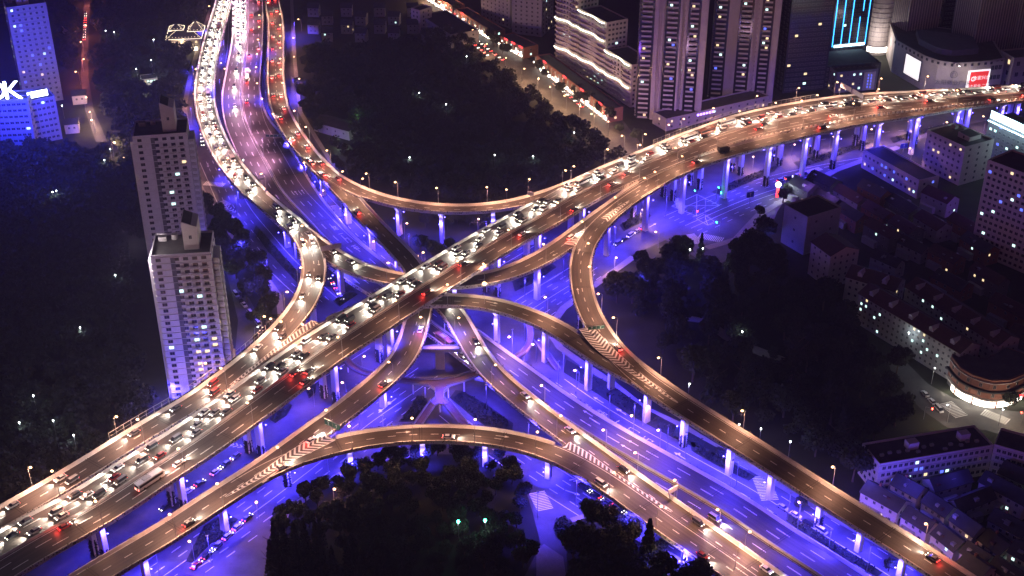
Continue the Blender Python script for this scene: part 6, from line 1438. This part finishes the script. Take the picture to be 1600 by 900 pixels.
# small park lamps
PLs = [(165, 48), (240, 62), (236, 94), (213, 108), (172, 233), (97, 165), (163, 250), (83, 657), (52, 618), (125, 512), (180, 430), (82, 300), (30, 660), (115, 680), (88, 298), (655, 145), (729, 88), (697, 163), (897, 207), (773, 242), (833, 244), (640, 246), (1077, 600), (1155, 663), (1189, 670), (1160, 518), (1098, 388), (1078, 390), (1122, 410), (716, 815), (758, 813), (1235, 690), (510, 700), (380, 250), (1420, 520), (178, 50)]
LP = bpy.data.lights.new('park_light', 'POINT'); LP.energy = 700; LP.color = (.8, .95, 1); LP.shadow_soft_size = .3
b = MB(); b.tube((0, 0, 0), (0, 0, 5.6), .08, .05); PP = b.mesh('pole', 'metal_pole'); b = MB(); b.blob((0, 0, 5.8), (.3, .3, .3)); PB = b.mesh('globe', 'lamp_white')
b = MB(); b.blob((0, 0, 5.8), (.6, .6, .6)); PBG = b.mesh('globe', 'traffic_green')
for k, (x, y) in enumerate(PLs):
    p = at(x, y, 12.8); e = empty('park_lamp', (p.x, p.y, 0), 0, 'small %s park lamp among dark trees, %s counting from the photo left' % ('green' if (x, y) in ((716, 815), (758, 813)) else 'white', nth(sorted(PLs).index((x, y)))), 'park lamp', 'small park lamps')
    inst('pole', PP, e, scale=(1, 1, 2.2)); inst('globe', PBG if (x, y) in ((716, 815), (758, 813)) else PB, e, (0, 0, 7.0)); light('park_light', 'POINT', (0, 0, 11.8), 0, 0, e, data=LP)
# warm lights along the streets
LS = bpy.data.lights.new('street_light', 'POINT'); LS.energy = 13000; LS.color = (1, .55, .30); LS.shadow_soft_size = .3
LR = bpy.data.lights.new('street_light', 'POINT'); LR.energy = 9000; LR.color = (1, .22, .16); LR.shadow_soft_size = .3
ST = [(660, 4), (685, 22), (705, 42), (735, 66), (757, 88), (790, 112), (815, 128), (840, 142), (862, 158), (885, 172), (905, 186), (928, 200), (950, 214), (975, 234), (995, 248)]
for k, (x, y) in enumerate(ST): lamp(tuple(at(x, y)), random.uniform(0, 6.28), 'street lamp along the shopping street, %s from the top' % nth(k), 'street lamps on the shopping street', LS)
ST = [(133, 10), (134, 60), (132, 84), (131, 112), (126, 132), (135, 175), (145, 195), (150, 208), (178, 245), (195, 272)]
for k, (x, y) in enumerate(ST): lamp(tuple(at(x, y)), random.uniform(0, 6.28), 'reddish street lamp along the narrow far left street, %s from the top' % nth(k), 'street lamps on the far left street', LR if k < 5 else LS)
ST = [(345, 450), (400, 540), (1455, 600), (1480, 660), (1560, 665)]
for k, (x, y) in enumerate(ST): lamp(tuple(at(x, y)), random.uniform(0, 6.28), 'pale street lamp on a side street, %s from the left' % nth(k), 'side street lamps', LWW, bulb=BULBW)
light('lamp_light', 'POINT', at(1298, 512, 5), 250, (1, .6, .25))

# ---------------------------------------------------------------- haze: the humid night air over the city
hz = MB(); hz.box((0, 900, 170), (3200, 2400, 342)); ho = hz.build('haze', []); ho['kind'] = 'stuff'
hm = bpy.data.materials.new('haze'); hm.use_nodes = True; hn = hm.node_tree; hn.nodes.remove(hn.nodes['Principled BSDF'])
pv = hn.nodes.new('ShaderNodeVolumePrincipled'); pv.inputs['Color'].default_value = (.80, .70, 1.0, 1); pv.inputs['Density'].default_value = .00017; pv.inputs['Anisotropy'].default_value = .35
hn.links.new(pv.outputs[0], hn.nodes['Material Output'].inputs['Volume']); ho.data.materials.clear(); ho.data.materials.append(hm)
